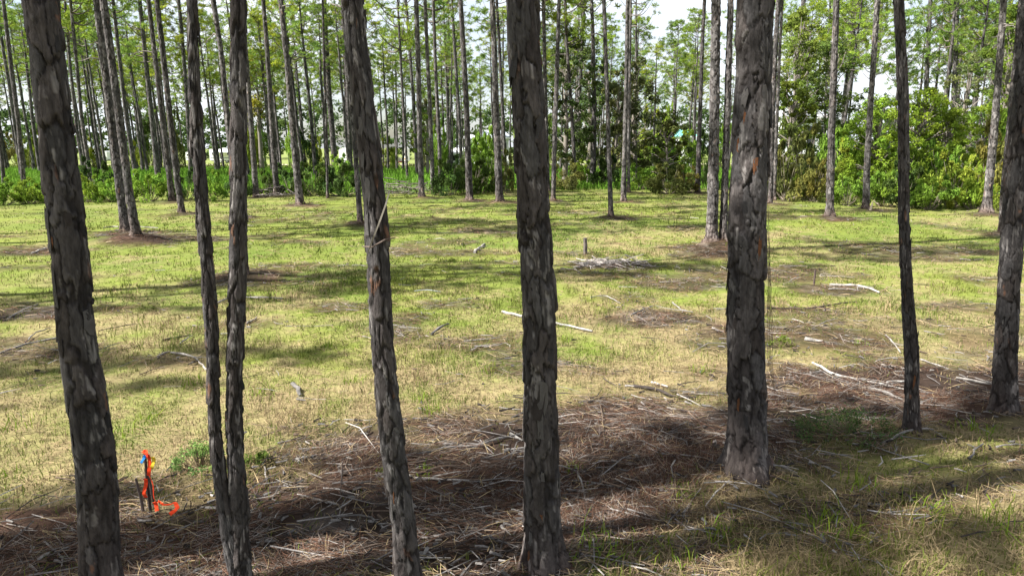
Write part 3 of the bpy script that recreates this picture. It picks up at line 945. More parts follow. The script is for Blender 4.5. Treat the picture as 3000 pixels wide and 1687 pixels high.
SHADE = [(-3.6, 4.2, 12.0, .42), (-0.2, 4.0, 13, .7), (1.2, 2.6, 12.5, .6), (3.4, 5.7, 12.5, .62), (6.6, 6.4, 13, .6), (3.6, 3.2, 12.5, .4),
         (-0.2, 14.6, 13, .8), (-7.4, 11.6, 12.0, .7), (-6.4, 7.6, 12.0, .5), (-3.0, 23.5, 12.5, .75), (7.5, 21.5, 12.5, .7)]
for k, (gx, gy, zc, sp) in enumerate(SHADE):
    kk = (zc + 0.5) / math.tan(SUN_EL)
    x, y = gx - SHADE_DIR[0] * kk, gy - SHADE_DIR[1] * kk
    if y > 2 and abs(x) < 0.77 * y + 1.5:
        x = -(0.77 * y + 1.8)
    far_pine(x, y, 17.0, 3000 + k, 'tall pine standing outside the view, shading the clearing', 'pines outside the view to the left', sp=sp)

# ------------------------------------------------------------------ leaves
def leaf_cloud(mb, centers, radii, n_each, size, tone, rng, flat=0.75, var=0.35, shell=0.5, dark=None):
    centers = np.asarray(centers, float); m = len(centers)
    n_each = np.broadcast_to(np.asarray(n_each), (m,)).astype(int)
    rep = np.repeat(np.arange(m), n_each); N = len(rep)
    d = unit(N, rng)
    rr = np.asarray(radii, float)
    rr = np.broadcast_to(rr, (m,))[rep] * (shell + (1 - shell) * rng.random(N)) * rng.uniform(0.8, 1.15, N)
    c = centers[rep] + d * rr[:, None] * np.array([1, 1, flat])
    nrm = d * 0.6 + unit(N, rng) * 0.8 + np.array([0, 0, 0.35]); nrm /= np.linalg.norm(nrm, axis=1)[:, None]
    t = np.cross(nrm, unit(N, rng)); t /= np.linalg.norm(t, axis=1)[:, None] + 1e-9
    b = np.cross(nrm, t)
    s = size * rng.uniform(0.6, 1.35, N)[:, None]
    V = np.stack([c - t * s, c + b * s * 0.45 + nrm * s * 0.12, c + t * s, c - b * s * 0.45 + nrm * s * 0.12], 1)
    ct = rng.uniform(1 - var, 1 + var, m)[rep][:, None] * rng.uniform(0.75, 1.25, (N, 1))
    hue = rng.random(m)[rep][:, None]
    C = np.asarray(tone) * 1.02 * ct * (1 + hue * np.array([0.38, 0.12, -0.1]))
    mb.add(V.reshape(-1, 3), np.arange(N * 4).reshape(-1, 4), None, np.repeat(C, 4, 0))


def make_shrub(seed, tone, w=1.0, h=1.0, nclump=26, per=80, size=0.055):
    """bush about 1 m in radius and 1 m high"""
    rng = np.random.default_rng(seed)
    stems = MB(); leaf = MB()
    cs = []; rs = []
    for k in range(nclump):
        a = rng.uniform(0, 6.28); rad = math.sqrt(rng.random()) * 0.85; z = rng.uniform(0.12, 0.92) * math.sqrt(max(0.05, 1 - rad * rad * 0.9))
        p = np.array([rad * math.cos(a) * w, rad * math.sin(a) * w, z * h])
        cs.append(p); rs.append(rng.uniform(0.13, 0.28))
        if k % 2 == 0:
            q = np.array([p[0] * 0.15, p[1] * 0.15, 0.0])
            m_ = (p + q) / 2 + np.array([p[0] * 0.12, p[1] * 0.12, -0.05])
            tube(stems, np.array([q, m_, p]), [0.016, 0.011, 0.005], 4, (0.16, 0.13, 0.10), cap=False)
    for k in range(7):
        a = rng.uniform(0, 6.28); L = rng.uniform(0.9, 1.25)
        p = np.array([0.5 * math.cos(a), 0.5 * math.sin(a), L * h * 0.9])
        tube(stems, np.array([p * 0.1, p * 0.6 + [0, 0, -0.02], p]), [0.01, 0.008, 0.003], 3, (0.17, 0.15, 0.11), cap=False)
        cs.append(p * 0.93); rs.append(0.10)
    leaf_cloud(leaf, cs, rs, per, size, tone, rng)
    return stems.mesh('stems', M_WOOD), leaf.mesh('foliage', M_LEAF)


SHR = {'bright': [make_shrub(1, (0.125, 0.22, 0.034)), make_shrub(2, (0.135, 0.22, 0.032)), make_shrub(3, (0.11, 0.205, 0.034))],
       'dark': [make_shrub(4, (0.055, 0.095, 0.024)), make_shrub(5, (0.05, 0.09, 0.028))],
       'olive': [make_shrub(6, (0.115, 0.135, 0.045)), make_shrub(7, (0.10, 0.125, 0.040)), make_shrub(8, (0.13, 0.14, 0.04))],
       'yellow': [make_shrub(9, (0.17, 0.225, 0.034)), make_shrub(10, (0.155, 0.215, 0.034))]}


def shrub(label, px, py, wpx, top, kind, k, group, name='shrub', cat='shrub', Y=None):
    g = ground_pt(px, max(py, 480)) if Y is None else np.array([(px - CX) / F_PX * Y * cP, Y, 0])
    x, y = g[0], g[1]
    p, mpp = on_plane(px, top, y)
    zb = gz1(x, y)
    h = max(0.25, p[2] - zb); wr = wpx * mpp / 2
    root = thing(name, label, cat, (x, y, zb - 0.03), group, rz=(k * 2.39) % 6.28)
    st, lf = SHR[kind][k % len(SHR[kind])]
    for nm, me in (('stems', st), ('foliage', lf)):
        o = link(nm, me, root); o.scale = (wr, wr * 0.9, h)
        if nm == 'stems': o['kind'] = 'stuff'
    return root


HEDGE = 'shrubs along the left hedge'
EDGE = 'shrubs along the far edge of the clearing'
RIGHT = 'scrub at the right of the clearing'
SHRUBS = [
 # label, px, base py, width px, top py, kind
 ('bright low shrub at the left picture edge', 10, 600, 120, 545, 'bright', HEDGE),
 ('bright shrub under the slim pine at the far left', 85, 596, 110, 548, 'bright', HEDGE),
 ('low shrub touching the left side of the leftmost foreground trunk', 135, 592, 80, 552, 'bright', HEDGE),
 ('taller dark leafy bush just right of the leftmost foreground trunk', 285, 586, 110, 488, 'dark', HEDGE),
 ('bright shrub in front of the taller dark bush right of the leftmost trunk', 262, 592, 90, 535, 'bright', HEDGE),
 ('wide green shrub left of the two pines leaning together', 325, 592, 90, 540, 'bright', HEDGE),
 ('wide bright shrub right of the two pines leaning together', 440, 590, 130, 520, 'bright', HEDGE),
 ('shrub with dark hollow right of the grey hedge pine', 545, 586, 100, 518, 'dark', HEDGE),
 ('bright shrub seen between the two stems of the forked pine', 622, 590, 80, 522, 'bright', HEDGE),
 ('dark spreading bush right behind the forked pine', 705, 580, 90, 520, 'dark', HEDGE),
 ('dark bush with fallen wood beneath it right of the pale litter pine', 790, 574, 80, 520, 'dark', HEDGE),
 ('mixed green bush behind the brown mound pine', 850, 570, 110, 505, 'dark', HEDGE),
 ('big dark bush left of the spindly sapling pine', 920, 574, 120, 500, 'dark', HEDGE),
 ('big dark bush filling the gap left of the slim curving pine', 1000, 574, 130, 495, 'dark', HEDGE),
 ('bright top of a bush behind the big dark bush at the slim curving pine', 1000, 545, 90, 478, 'bright', HEDGE),
 ('dark bush right of the brush pile', 1315, 572, 110, 470, 'dark', EDGE),
 ('dark rounded bush behind the third grey pine', 1385, 566, 120, 478, 'dark', EDGE),
 ('green bush between the two grey needle-ring pines', 1420, 562, 120, 440, 'bright', EDGE),
 ('tall bright viny bush above the bush between the two grey needle-ring pines', 1418, 545, 110, 385, 'bright', EDGE),
 ('olive bush pressed against the left of the thick middle pine', 1478, 560, 80, 450, 'olive', EDGE),
 ('bright vine clump hanging on the vine-wrapped pine', 1288, 545, 60, 372, 'bright', EDGE),
 ('pale olive bush right of the thick middle pine', 1655, 555, 100, 478, 'olive', EDGE),
 ('green bush left of the stout reddish-footed pine', 1708, 540, 90, 480, 'bright', EDGE),
 ('dark bush behind the slender pine standing alone', 1775, 545, 110, 470, 'dark', EDGE),
 ('green bush right of the pale slim pine', 1880, 556, 120, 490, 'bright', EDGE),
 ('olive straggly bush in the middle of the far edge right of the pale slim pine', 1960, 568, 130, 492, 'olive', EDGE),
 ('olive bush left of the dark even pine', 2010, 566, 90, 500, 'olive', EDGE),
 ('taller bright bush behind the straggly olive bush', 1930, 525, 140, 400, 'bright', EDGE),
 ('bright leafy sapling bush left of the dark even pine', 2000, 520, 130, 390, 'bright', EDGE),
 ('green bush showing between the pair of big pale pines and the dark even pine', 2065, 540, 60, 400, 'dark', EDGE),
 ('dark brush right of the broadest foreground pine', 2300, 588, 120, 440, 'olive', RIGHT),
 ('dark olive bush behind the thin pale pine', 2340, 575, 150, 385, 'olive', RIGHT),
 ('grey-green brush left of the red-footed pine', 2385, 592, 110, 480, 'olive', RIGHT),
 ('dark green bush left behind the red-footed pine', 2400, 560, 140, 420, 'dark', RIGHT),
 ('yellow-green bush right of the red-footed pine', 2490, 570, 120, 432, 'yellow', RIGHT),
 ('low green bush at the foot of the bowed pale pine', 2480, 604, 110, 520, 'bright', RIGHT),
 ('green bush right of the bowed pale pine', 2590, 604, 120, 500, 'bright', RIGHT),
 ('dark bush behind the thinnest foreground pine', 2650, 606, 130, 490, 'dark', RIGHT),
 ('bright rounded bush right of the thinnest foreground pine', 2725, 614, 140, 530, 'bright', RIGHT),
 ('yellow-green bush between the thinnest pine and the white-barked pine', 2790, 608, 150, 470, 'yellow', RIGHT),
 ('green bush left of the white-barked pine', 2850, 612, 120, 500, 'bright', RIGHT),
 ('tall olive bush right behind the white-barked pine', 2900, 590, 140, 380, 'olive', RIGHT),
 ('yellow bush between the white-barked pine and the right edge pine', 2930, 618, 70, 555, 'yellow', RIGHT),
 ('green bush at the right picture edge', 2995, 612, 110, 470, 'bright', RIGHT),
 ('pale yellow-green young tree in the far field left of the two leaning pines', 280, 484, 60, 415, 'yellow', 'young trees in the far field'),
 ('yellow-green young tree at the far left of the field', 85, 486, 60, 425, 'yellow', 'young trees in the far field'),
 ('yellow-green young tree far behind the dark flared pine', 412, 484, 50, 425, 'yellow', 'young trees in the far field'),
 ('yellow-green young tree far behind the spindly sapling', 925, 484, 60, 415, 'yellow', 'young trees in the far field'),
 ('yellow-green young tree far behind the slim curving pine', 1138, 484, 60, 412, 'yellow', 'young trees in the far field'),
 ('tall grass clump in front of the far red trailer', 1152, 488, 14, 466, 'bright', 'young trees in the far field'),
]
for k, (lab, px, py, wpx, top, kind, grp) in enumerate(SHRUBS):
    shrub(lab, px, py, wpx * 1.15, top - (22 if grp == HEDGE else 10), kind, k, grp)


YT = []
rng = np.random.default_rng(321)
for k in range(34):
    px = -120 + 2250 * (k + rng.uniform(0.1, 0.9)) / 34
    if any(a - 30 < px < b + 30 for a, b in ((230, 320), (570, 700), (985, 1030), (1120, 1200), (1310, 1500), (1990, 2040))): continue
    YT.append((px, rng.uniform(88, 140), rng.uniform(300, 400), rng.uniform(50, 110)))
for k, ((px, Y, top, wpx), lab) in enumerate(zip(YT, far_labels([t[0] for t in YT]))):
    shrub(lab.replace('distant pine behind', 'leafy young tree'), px, 0, wpx, top, ['bright', 'dark', 'olive', 'yellow', 'bright'][k % 5], k, 'leafy young trees beyond the field', name='young_tree', cat='tree', Y=Y)
for k, (px, Y, top, wpx, kind, lab) in enumerate([
        (2240, 37, 470, 130, 'bright', 'bright scrub just behind the right side of the broadest pine'), (2360, 35, 515, 120, 'bright', 'bright low scrub in front of the dark olive bush'),
        (2450, 40, 360, 170, 'bright', 'tall bright scrub behind the red-footed pine'), (2560, 36, 380, 170, 'bright', 'tall bright scrub behind the bowed pale pine'),
        (2660, 34, 440, 160, 'bright', 'bright middle scrub below the thicket domes'), (2770, 34, 420, 150, 'bright', 'bright scrub below the right thicket dome'),
        (2960, 37, 330, 170, 'bright', 'tall bright scrub by the right edge behind the cut pine'), (3040, 34, 430, 170, 'bright', 'bright scrub leaving the picture at the right edge')]):
    shrub(lab, px, 0, wpx, top, kind, k, RIGHT, Y=Y)


def broadleaf(label, px, py, top, wpx, tone, seed, Y=None, nclump=46, per=95, size=0.11, low=0.25, group='broadleaf trees at the far edge', trunkc=(0.16, 0.14, 0.12), name='broadleaf_tree', cat='tree'):
    rng = np.random.default_rng(seed)
    if Y is None:
        g = ground_pt(px, py); Y = g[1]
    p, mpp = on_plane(px, top, Y)
    x = p[0]; zb = gz1(x, Y); Ht = p[2] - zb; wr = wpx * mpp / 2
    root = thing(name, label, cat, (x, Y, zb), group)
    wood = MB(); leaf = MB(); cs = []; rs = []
    zz = np.linspace(0, Ht * 0.8, 7)
    A = np.stack([np.cumsum(rng.normal(size=7)) * 0.08, np.cumsum(rng.normal(size=7)) * 0.08, zz], -1)
    tr = MB(); tube(tr, A - [0, 0, 0.1], np.linspace(0.16, 0.05, 7) * Ht / 7, 8, trunkc, cap=False, rough=0.2)
    nclump = int(nclump * 1.7); per = int(per * 0.62)
    for k in range(nclump):
        f = low + (1 - low) * rng.random()
        env = math.sin(math.pi * min(1, 0.15 + 0.8 * (f - low) / (1 - low))) ** 0.7
        a = rng.uniform(0, 6.28); rad = wr * env * math.sqrt(rng.random())
        b = np.array([np.interp(f * 0.75 * Ht, A[:, 2], A[:, i]) for i in range(3)])
        c = np.array([b[0] + rad * math.cos(a), b[1] + rad * math.sin(a), f * Ht])
        cs.append(c); rs.append(rng.uniform(0.22, 0.58) * max(0.55, wr / 2.4))
        if k % 2 == 0:
            tube(wood, np.array([b, (b + c) / 2 + rng.normal(size=3) * 0.12, c]), [0.05, 0.03, 0.012], 4, trunkc, cap=False)
    leaf_cloud(leaf, cs, rs, per, size, tone, rng, var=0.4)
    link('trunk', tr.mesh('trunk', M_WOOD, True), root)
    link('limbs', wood.mesh('limbs', M_WOOD), root)['kind'] = 'stuff'
    link('crown', leaf.mesh('crown', M_LEAF), root)
    return root


broadleaf('dark glossy broadleaf tree right of the thick middle pine', 1665, 530, 90, 190, (0.050, 0.080, 0.026), 41, Y=47, low=0.18, nclump=60)
broadleaf('dark broadleaf tree with ragged edge behind the stout reddish-footed pine', 1735, 530, 120, 150, (0.048, 0.075, 0.026), 42, Y=52, low=0.15)
broadleaf('grey-green broadleaf tree right of the slender pine standing alone', 1870, 530, 175, 170, (0.085, 0.105, 0.045), 43, Y=50, low=0.12, nclump=56)
broadleaf('dense grey-green small tree behind the pale slim pine', 1800, 530, 210, 150, (0.080, 0.100, 0.040), 44, Y=48, low=0.10)
broadleaf('leafy small tree far left behind the brush pile', 1250, 520, 260, 110, (0.09, 0.15, 0.03), 45, Y=66, low=0.15, nclump=30)
broadleaf('tall green broadleaf tree right of the broadest foreground pine', 2350, 540, 30, 200, (0.085, 0.125, 0.028), 46, Y=50, low=0.28, nclump=60)
broadleaf('dark broadleaf tree left of the bowed pale pine', 2470, 540, 120, 200, (0.065, 0.105, 0.026), 47, Y=52, low=0.2, nclump=56)
broadleaf('sunlit broadleaf tree between the red-footed pine and broadest pine', 2320, 540, 240, 150, (0.11, 0.16, 0.03), 48, Y=44, low=0.1)
broadleaf('dense broadleaf tree at the right picture edge', 2975, 540, 20, 190, (0.085, 0.14, 0.026), 49, Y=48, low=0.2, nclump=60)
broadleaf('feathery pale broadleaf tree left of the white-barked pine', 2840, 540, 160, 150, (0.10, 0.135, 0.055), 50, Y=50, low=0.25, nclump=36, per=60)
broadleaf('tangled low tree in the far edge centre right', 1960, 530, 330, 150, (0.075, 0.10, 0.035), 51, Y=46, low=0.08)
broadleaf('yellowish broadleaf crown right of the forked pine', 745, 500, 150, 130, (0.16, 0.17, 0.028), 52, Y=90, low=0.45, nclump=40, size=0.17)
broadleaf('big vine-covered thicket, left dome beside the bowed pale pine', 2600, 590, 285, 210, (0.14, 0.235, 0.03), 53, Y=35, low=0.05, nclump=76, per=140, size=0.066, group='vine thicket domes', name='vine_thicket', cat='thicket')
broadleaf('big vine-covered thicket, tallest dome behind the thinnest pine', 2700, 590, 262, 230, (0.15, 0.24, 0.03), 54, Y=36, low=0.05, nclump=82, per=140, size=0.066, group='vine thicket domes', name='vine_thicket', cat='thicket')
broadleaf('big vine-covered thicket, right dome at the grey shoulder pine', 2800, 590, 320, 170, (0.14, 0.22, 0.03), 55, Y=35.5, low=0.05, nclump=66, per=140, size=0.066, group='vine thicket domes', name='vine_thicket', cat='thicket')
broadleaf('vine-draped bush dome behind the white-barked pine', 2880, 590, 300, 150, (0.14, 0.22, 0.03), 56, Y=38, low=0.05, nclump=60, per=130, size=0.066, group='vine thicket domes', name='vine_thicket', cat='thicket')

# far wood that closes the view, one mass
def far_wood():
    rng = np.random.default_rng(77)
    mb = MB(); wood = MB()
    cs = []; rs = []
    x = -230
    while x < 230:
        Y = rng.uniform(185, 235); Ht = rng.uniform(11.0, 18.0)
        for k in range(9):
            f = rng.uniform(0.03, 1) ** 0.8
            cs.append((x + rng.normal() * 2.0 * (1.2 - f * 0.6), Y + rng.normal() * 1.5, -0.9 + f * Ht)); rs.append(rng.uniform(0.9, 1.9))
        x += rng.uniform(0.6, 1.5)
    leaf_cloud(mb, cs, rs, 24, 0.55, (0.060, 0.105, 0.036), rng, var=0.45)
    o = link('far_wood', mb.mesh('far_wood', M_LEAF)); tag(o, 'dark green far wood closing the view beyond the road', 'wood', kind='stuff')


far_wood()

# ------------------------------------------------------------------ buildings and vehicles beyond the field
def plane_pt(px, py, Y):
    return on_plane(px, py, Y)[0]


WHITE = (0.80, 0.80, 0.79); GREYW = (0.55, 0.57, 0.58); DARKG = (0.02, 0.022, 0.025)


def wheel(parent, x, y, r, name='wheel'):
    mb = MB(); tube(mb, np.array([[x, y - 0.11, r], [x, y - 0.08, r], [x, y + 0.08, r], [x, y + 0.11, r]]), [r * 0.9, r, r, r * 0.9], 14, (0.02, 0.02, 0.02))
    w = link(name, mb.mesh('wheel', M_PAINT, False), parent)
    mb = MB(); tube(mb, np.array([[x, y - 0.125, r], [x, y - 0.105, r]]), [r * 0.5, r * 0.55], 10, (0.6, 0.6, 0.6)); link('rim', mb.mesh('rim', M_PAINT), w)


def camper(label, px0, px1, ptop, Y, wins, name='camper_trailer', cat='camper', body=WHITE, stripe=(0.25, 0.27, 0.3), awning=False, depth=2.5):
    a = plane_pt(px0, ptop, Y); b = plane_pt(px1, ptop, Y)
    zb = gz1((a[0] + b[0]) / 2, Y); L = b[0] - a[0]; Ht = a[2] - zb
    root = thing(name, label, cat, ((a[0] + b[0]) / 2, Y, zb))
    h0 = 0.55
    mb = MB(); box(mb, (-L / 2, 0, h0), (L / 2, depth, Ht), body, 0.25); link('body', mb.mesh('body', M_PAINT), root)
    mb = MB(); box(mb, (-L / 2 + 0.15, -0.012, h0 + 0.45), (L / 2 - 0.15, 0.1, h0 + 0.62), stripe); link('stripe', mb.mesh('stripe', M_PAINT), root)
    for (u0, u1, v0, v1) in wins:
        mb = MB(); box(mb, (-L / 2 + u0 * L, -0.02, h0 + v0 * (Ht - h0)), (-L / 2 + u1 * L, 0.08, h0 + v1 * (Ht - h0)), DARKG); link('window', mb.mesh('window', M_GLASS), root)
    mb = MB(); box(mb, (-0.45, 0.6, Ht), (0.45, 1.5, Ht + 0.22), (0.75, 0.75, 0.75)); link('roof_unit', mb.mesh('roof_unit', M_PAINT), root)
    mb = MB(); box(mb, (-L / 2 + 0.2, 0.3, 0.42), (L / 2 - 0.2, depth - 0.3, h0), (0.03, 0.03, 0.03)); link('chassis', mb.mesh('chassis', M_PAINT), root)
    for sx in ((-0.12, 0.12) if L > 4 else (0.0,)):
        wheel(root, sx * L, 0.18, 0.36)
    if awning:
        mb = MB()
        mb.add([(-L * .35, -1.6, Ht - .7), (L * .3, -1.6, Ht - .7), (L * .3, 0, Ht - .2), (-L * .35, 0, Ht - .2), (-L * .35, -1.6, Ht - .66), (L * .3, -1.6, Ht - .66), (L * .3, 0, Ht - .16), (-L * .35, 0, Ht - .16)],
               [(0, 3, 2, 1), (4, 5, 6, 7), (0, 1, 5, 4), (1, 2, 6, 5), (2, 3, 7, 6), (3, 0, 4, 7)], None, GREYW)
        link('awning', mb.mesh('awning', M_PAINT), root)
    return root


W3 = [(0.1, 0.25, 0.5, 0.75), (0.4, 0.5, 0.1, 0.8), (0.65, 0.85, 0.5, 0.75)]
camper('grey-white camper trailer under a young tree right of the leftmost trunk', 238, 312, 443, 150, W3, body=(0.62, 0.64, 0.62), awning=True)
camper('small white van-like camper far left of the forked pine stems', 542, 563, 446, 152, [(0.2, 0.8, 0.55, 0.75)])
camper('white camper with dark window seen between the forked stems and pine behind', 612, 692, 437, 150, W3, awning=True)
camper('white camper end with small window left of the slim curving pine', 992, 1022, 437, 150, [(0.35, 0.6, 0.45, 0.6)])
camper('tall white trailer end with one black window above the brush pile', 1178, 1194, 434, 138, [(0.1, 0.7, 0.45, 0.65)], stripe=(0.6, 0.35, 0.05))


def flatbed():
    Y = 128
    a = plane_pt(1126, 466, Y); b = plane_pt(1184, 466, Y); zb = gz1(a[0], Y); L = b[0] - a[0]
    root = thing('flatbed_trailer', 'red flatbed trailer loaded with grey boards behind the green field', 'trailer', ((a[0] + b[0]) / 2, Y, zb))
    mb = MB(); box(mb, (-L / 2, 0, 0.62), (L / 2, 2.2, 0.8), (0.35, 0.03, 0.03)); link('bed', mb.mesh('bed', M_PAINT), root)
    mb = MB(); box(mb, (0.1, -0.05, 0.3), (0.75, 0.2, 0.72), (0.4, 0.03, 0.03)); link('fender', mb.mesh('fender', M_PAINT), root)
    for k in range(5):
        mb = MB(); z0 = 0.802 + (k // 2) * 0.26; y0 = 0.1 + (k % 2) * 1.02
        box(mb, (-L / 2 + 0.1 + 0.1 * k, y0, z0), (L / 2 - 0.3 - 0.1 * k, y0 + 0.98, z0 + 0.25), (0.5 + 0.03 * k, 0.48 + 0.03 * k, 0.46)); link('board_stack', mb.mesh('board_stack', M_WOOD), root)
    for sx in (-0.05, 0.18): wheel(root, sx * L, 0.05, 0.3)


flatbed()


def house(label, px0, px1, peave, pridge, Y, wall, roof, depth=8.0, wins=3, name='house'):
    a = plane_pt(px0, peave, Y); b = plane_pt(px1, peave, Y); r_ = plane_pt(px0, pridge, Y)
    zb = gz1((a[0] + b[0]) / 2, Y); L = b[0] - a[0]; he = a[2] - zb; hr = r_[2] - zb
    root = thing(name, label, 'house', ((a[0] + b[0]) / 2, Y, zb))
    mb = MB(); box(mb, (-L / 2, 0, -0.2), (L / 2, depth, he), wall); link('wall', mb.mesh('wall', M_PAINT), root)
    mb = MB(); o = 0.45
    V = [(-L / 2 - o, -o, he - .1), (L / 2 + o, -o, he - .1), (L / 2 + o, depth + o, he - .1), (-L / 2 - o, depth + o, he - .1), (-L / 2 + 0.8, depth / 2, hr), (L / 2 - 0.8, depth / 2, hr)]
    V += [(x, y, z + 0.14) for x, y, z in V]
    mb.add(V, [(0, 1, 7, 6), (1, 2, 8, 7), (2, 3, 9, 8), (3, 0, 6, 9), (6, 7, 11, 10), (8, 9, 10, 11)], [(7, 8, 11), (9, 6, 10), (0, 2, 1), (0, 3, 2)], roof)
    link('roof', mb.mesh('roof', M_PAINT), root)
    mb = MB(); box(mb, (-L / 2 - o, -o - 0.04, he - 0.28), (L / 2 + o, -o + 0.02, he - 0.06), WHITE); link('fascia', mb.mesh('fascia', M_PAINT), root)
    for k in range(wins):
        x = -L / 2 + L * (k + 0.5) / wins
        mb = MB(); box(mb, (x - 0.5, -0.05, he * 0.45), (x + 0.5, 0.05, he * 0.82), DARKG); w = link('window', mb.mesh('window', M_GLASS), root)
        mb = MB()
        for q in ((x - 0.58, x - 0.5), (x + 0.5, x + 0.58)): box(mb, (q[0], -0.08, he * 0.44), (q[1], 0.05, he * 0.83), WHITE)
        link('frame', mb.mesh('frame', M_PAINT), w)
    return root


house('white house with grey shingle roof left of the thick middle pine', 1405, 1490, 402, 384, 122, WHITE, (0.30, 0.33, 0.36))
house('low white shed with pale roof between the two pines left of the grey-roofed house', 1318, 1372, 448, 436, 120, WHITE, (0.7, 0.7, 0.7), 5, 2, 'shed')
house('white building with flat pale roof behind the third grey pine', 1362, 1392, 402, 396, 126, WHITE, (0.75, 0.75, 0.75), 5, 1)
house('small white house with turquoise roof between the far pines right of centre', 1998, 2034, 398, 374, 120, WHITE, (0.16, 0.46, 0.42), 6, 1)
house('white two-storey house glimpsed through leaves right of the broadest pine', 2292, 2432, 342, 318, 100, (0.85, 0.85, 0.85), (0.5, 0.5, 0.52), 9, 4)
house('white house glimpsed low between red-footed and bowed pines', 2462, 2560, 408, 392, 96, (0.80, 0.82, 0.84), (0.4, 0.42, 0.45), 8, 2)
camper('white camper glimpsed low behind the dark broadleaf tree', 1636, 1690, 440, 118, W3)

# ------------------------------------------------------------------ survey stake with ribbons
def upright(px, py_top, px_b, py_b, w, name, label, cat, colr, group=None, taper=0.85, extra=None):
    g = ground_pt(px_b, py_b); Y = g[1]
    top, mpp = on_plane(px, py_top, Y)
    zb = gz1(g[0], Y); base = np.array([g[0], Y, zb])
    mb = MB()
    n = 6
    P = np.stack([np.linspace(g[0], top[0], n), np.full(n, Y), np.linspace(zb - 0.08, top[2], n)], -1) - base
    rngl = np.random.default_rng(int(px * 7 + py_b))
    P[1:-1, 0] += rngl.normal(size=n - 2) * w * mpp * 0.05
    r = w * mpp / 2
    tube(mb, P, np.linspace(r, r * taper, n), 7, colr, rough=0.25, seed=int(px))
    return mb, base, Y


def strip(mb, P, width, C, side=None, th=0.0015):
    """flat ribbon along P with real thickness"""
    P = np.asarray(P, float); n = len(P)
    T = np.gradient(P, axis=0); T /= np.linalg.norm(T, axis=1)[:, None] + 1e-9
    S = np.tile(np.array([1.0, 0, 0]), (n, 1)) if side is None else np.asarray(side, float)
    S = S - T * (S * T).sum(1)[:, None]; S /= np.linalg.norm(S, axis=1)[:, None] + 1e-9
    N = np.cross(T, S)
    w = np.broadcast_to(np.asarray(width, float), (n,))[:, None] / 2
    V = np.concatenate([P - S * w + N * th, P + S * w + N * th, P + S * w - N * th, P - S * w - N * th])
    Q = []
    for i in range(n - 1):
        for a, b in ((0, 1), (1, 2), (2, 3), (3, 0)):
            Q.append((a * n + i, b * n + i, b * n + i + 1, a * n + i + 1))
    Q += [(0, 3 * n, 2 * n, n), (n - 1, 2 * n - 1, 3 * n - 1, 4 * n - 1)]
    mb.add(V, Q, None, C)


mbp, base, Ys = upright(424, 1326, 440, 1502, 9, 'survey_stake', '', '', (0.045, 0.035, 0.03))
stake = thing('survey_stake', 'dark survey stake tied with orange, blue and yellow ribbon right of the leftmost trunk', 'stake', base)
link('post', mbp.mesh('post', M_WOOD), stake)


def ribbon_px(pts, wpx, colr, name, dy=-0.02, lay=None):
    P = []
    for i, (px, py) in enumerate(pts):
        p, mpp = on_plane(px, py, Ys + dy)
        if lay is not None and i >= lay:
            p = ground_pt(px, py); p[2] = gz1(p[0], p[1]) + 0.075
        P.append(p)
    P = np.array(P)
    m = 5
    u = np.arange(len(P)); uu = np.linspace(0, len(P) - 1, (len(P) - 1) * m + 1)
    P = np.stack([np.interp(uu, u, P[:, i]) for i in range(3)], -1)
    rngl = np.random.default_rng(len(pts))
    ang = np.cumsum(rngl.normal(size=len(P)) * 0.12)
    side = np.stack([np.cos(ang), np.sin(ang) * 0.8, 0.1 * np.sin(ang * 2)], -1)
    P[:, 1] += 0.01 * np.sin(uu * 2.1)
    mb = MB(); strip(mb, P - base, (np.interp(uu / uu[-1], np.linspace(0, 1, len(wpx)), wpx) if isinstance(wpx, list) else wpx) * mpp, colr, side)
    return link(name, mb.mesh(name, M_RIBBON), stake)


ORG = (0.85, 0.085, 0.03)
ribbon_px([(418, 1326), (424, 1321), (431, 1328), (436, 1345), (437, 1362), (436, 1378), (441, 1400), (447, 1425), (452, 1452), (459, 1478), (465, 1491), (482, 1496), (500, 1497), (514, 1494), (524, 1504), (514, 1516), (498, 1528)], [9, 10, 12, 10, 7, 5, 5, 4, 5, 6, 9, 11, 11, 10, 12], ORG, 'ribbon', lay=10)
ribbon_px([(432, 1330), (436, 1350), (440, 1375), (436, 1392)], 10, ORG, 'ribbon', dy=-0.035)
ribbon_px([(427, 1402), (425, 1425), (423, 1440), (428, 1456)], 10, ORG, 'ribbon', dy=-0.03)
ribbon_px([(452, 1470), (456, 1482), (462, 1494)], 12, ORG, 'ribbon', dy=-0.05)
ribbon_px([(423, 1334), (420, 1343), (415, 1354)], 8, (0.05, 0.30, 0.75), 'ribbon', dy=-0.04)
ribbon_px([(446, 1338), (449, 1350), (448, 1362), (443, 1373)], 11, (0.75, 0.56, 0.06), 'ribbon', dy=-0.03)
mb, b2, _ = upright(398, 1400, 426, 1510, 11, '', '', '', (0.085, 0.065, 0.055), taper=0.6)
tag(link('wooden_stake', mb.mesh('wooden_stake', M_WOOD), None, b2), 'short weathered stake leaning left beside the ribboned stake', 'stake')
mb, b2, _ = upright(434, 1380, 452, 1474, 8, '', '', '', (0.06, 0.045, 0.04), taper=0.9)
tag(link('wooden_stake', mb.mesh('wooden_stake', M_WOOD), None, b2), 'thin dark stake close behind the ribboned stake', 'stake')
mb, b2, _ = upright(1714, 697, 1716, 741, 12, '', '', '', (0.10, 0.085, 0.075), taper=0.95)
tag(link('post_stub', mb.mesh('post_stub', M_WOOD), None, b2), 'short dark post standing on the grass behind the grey stick pile', 'post')
mb, b2, _ = upright(2389, 790, 2384, 838, 6, '', '', '', (0.07, 0.05, 0.045), taper=0.8)
tag(link('stump_shoot', mb.mesh('stump_shoot', M_WOOD), None, b2), 'thin dark upright stub in the grass right of the broadest pine', 'stub')
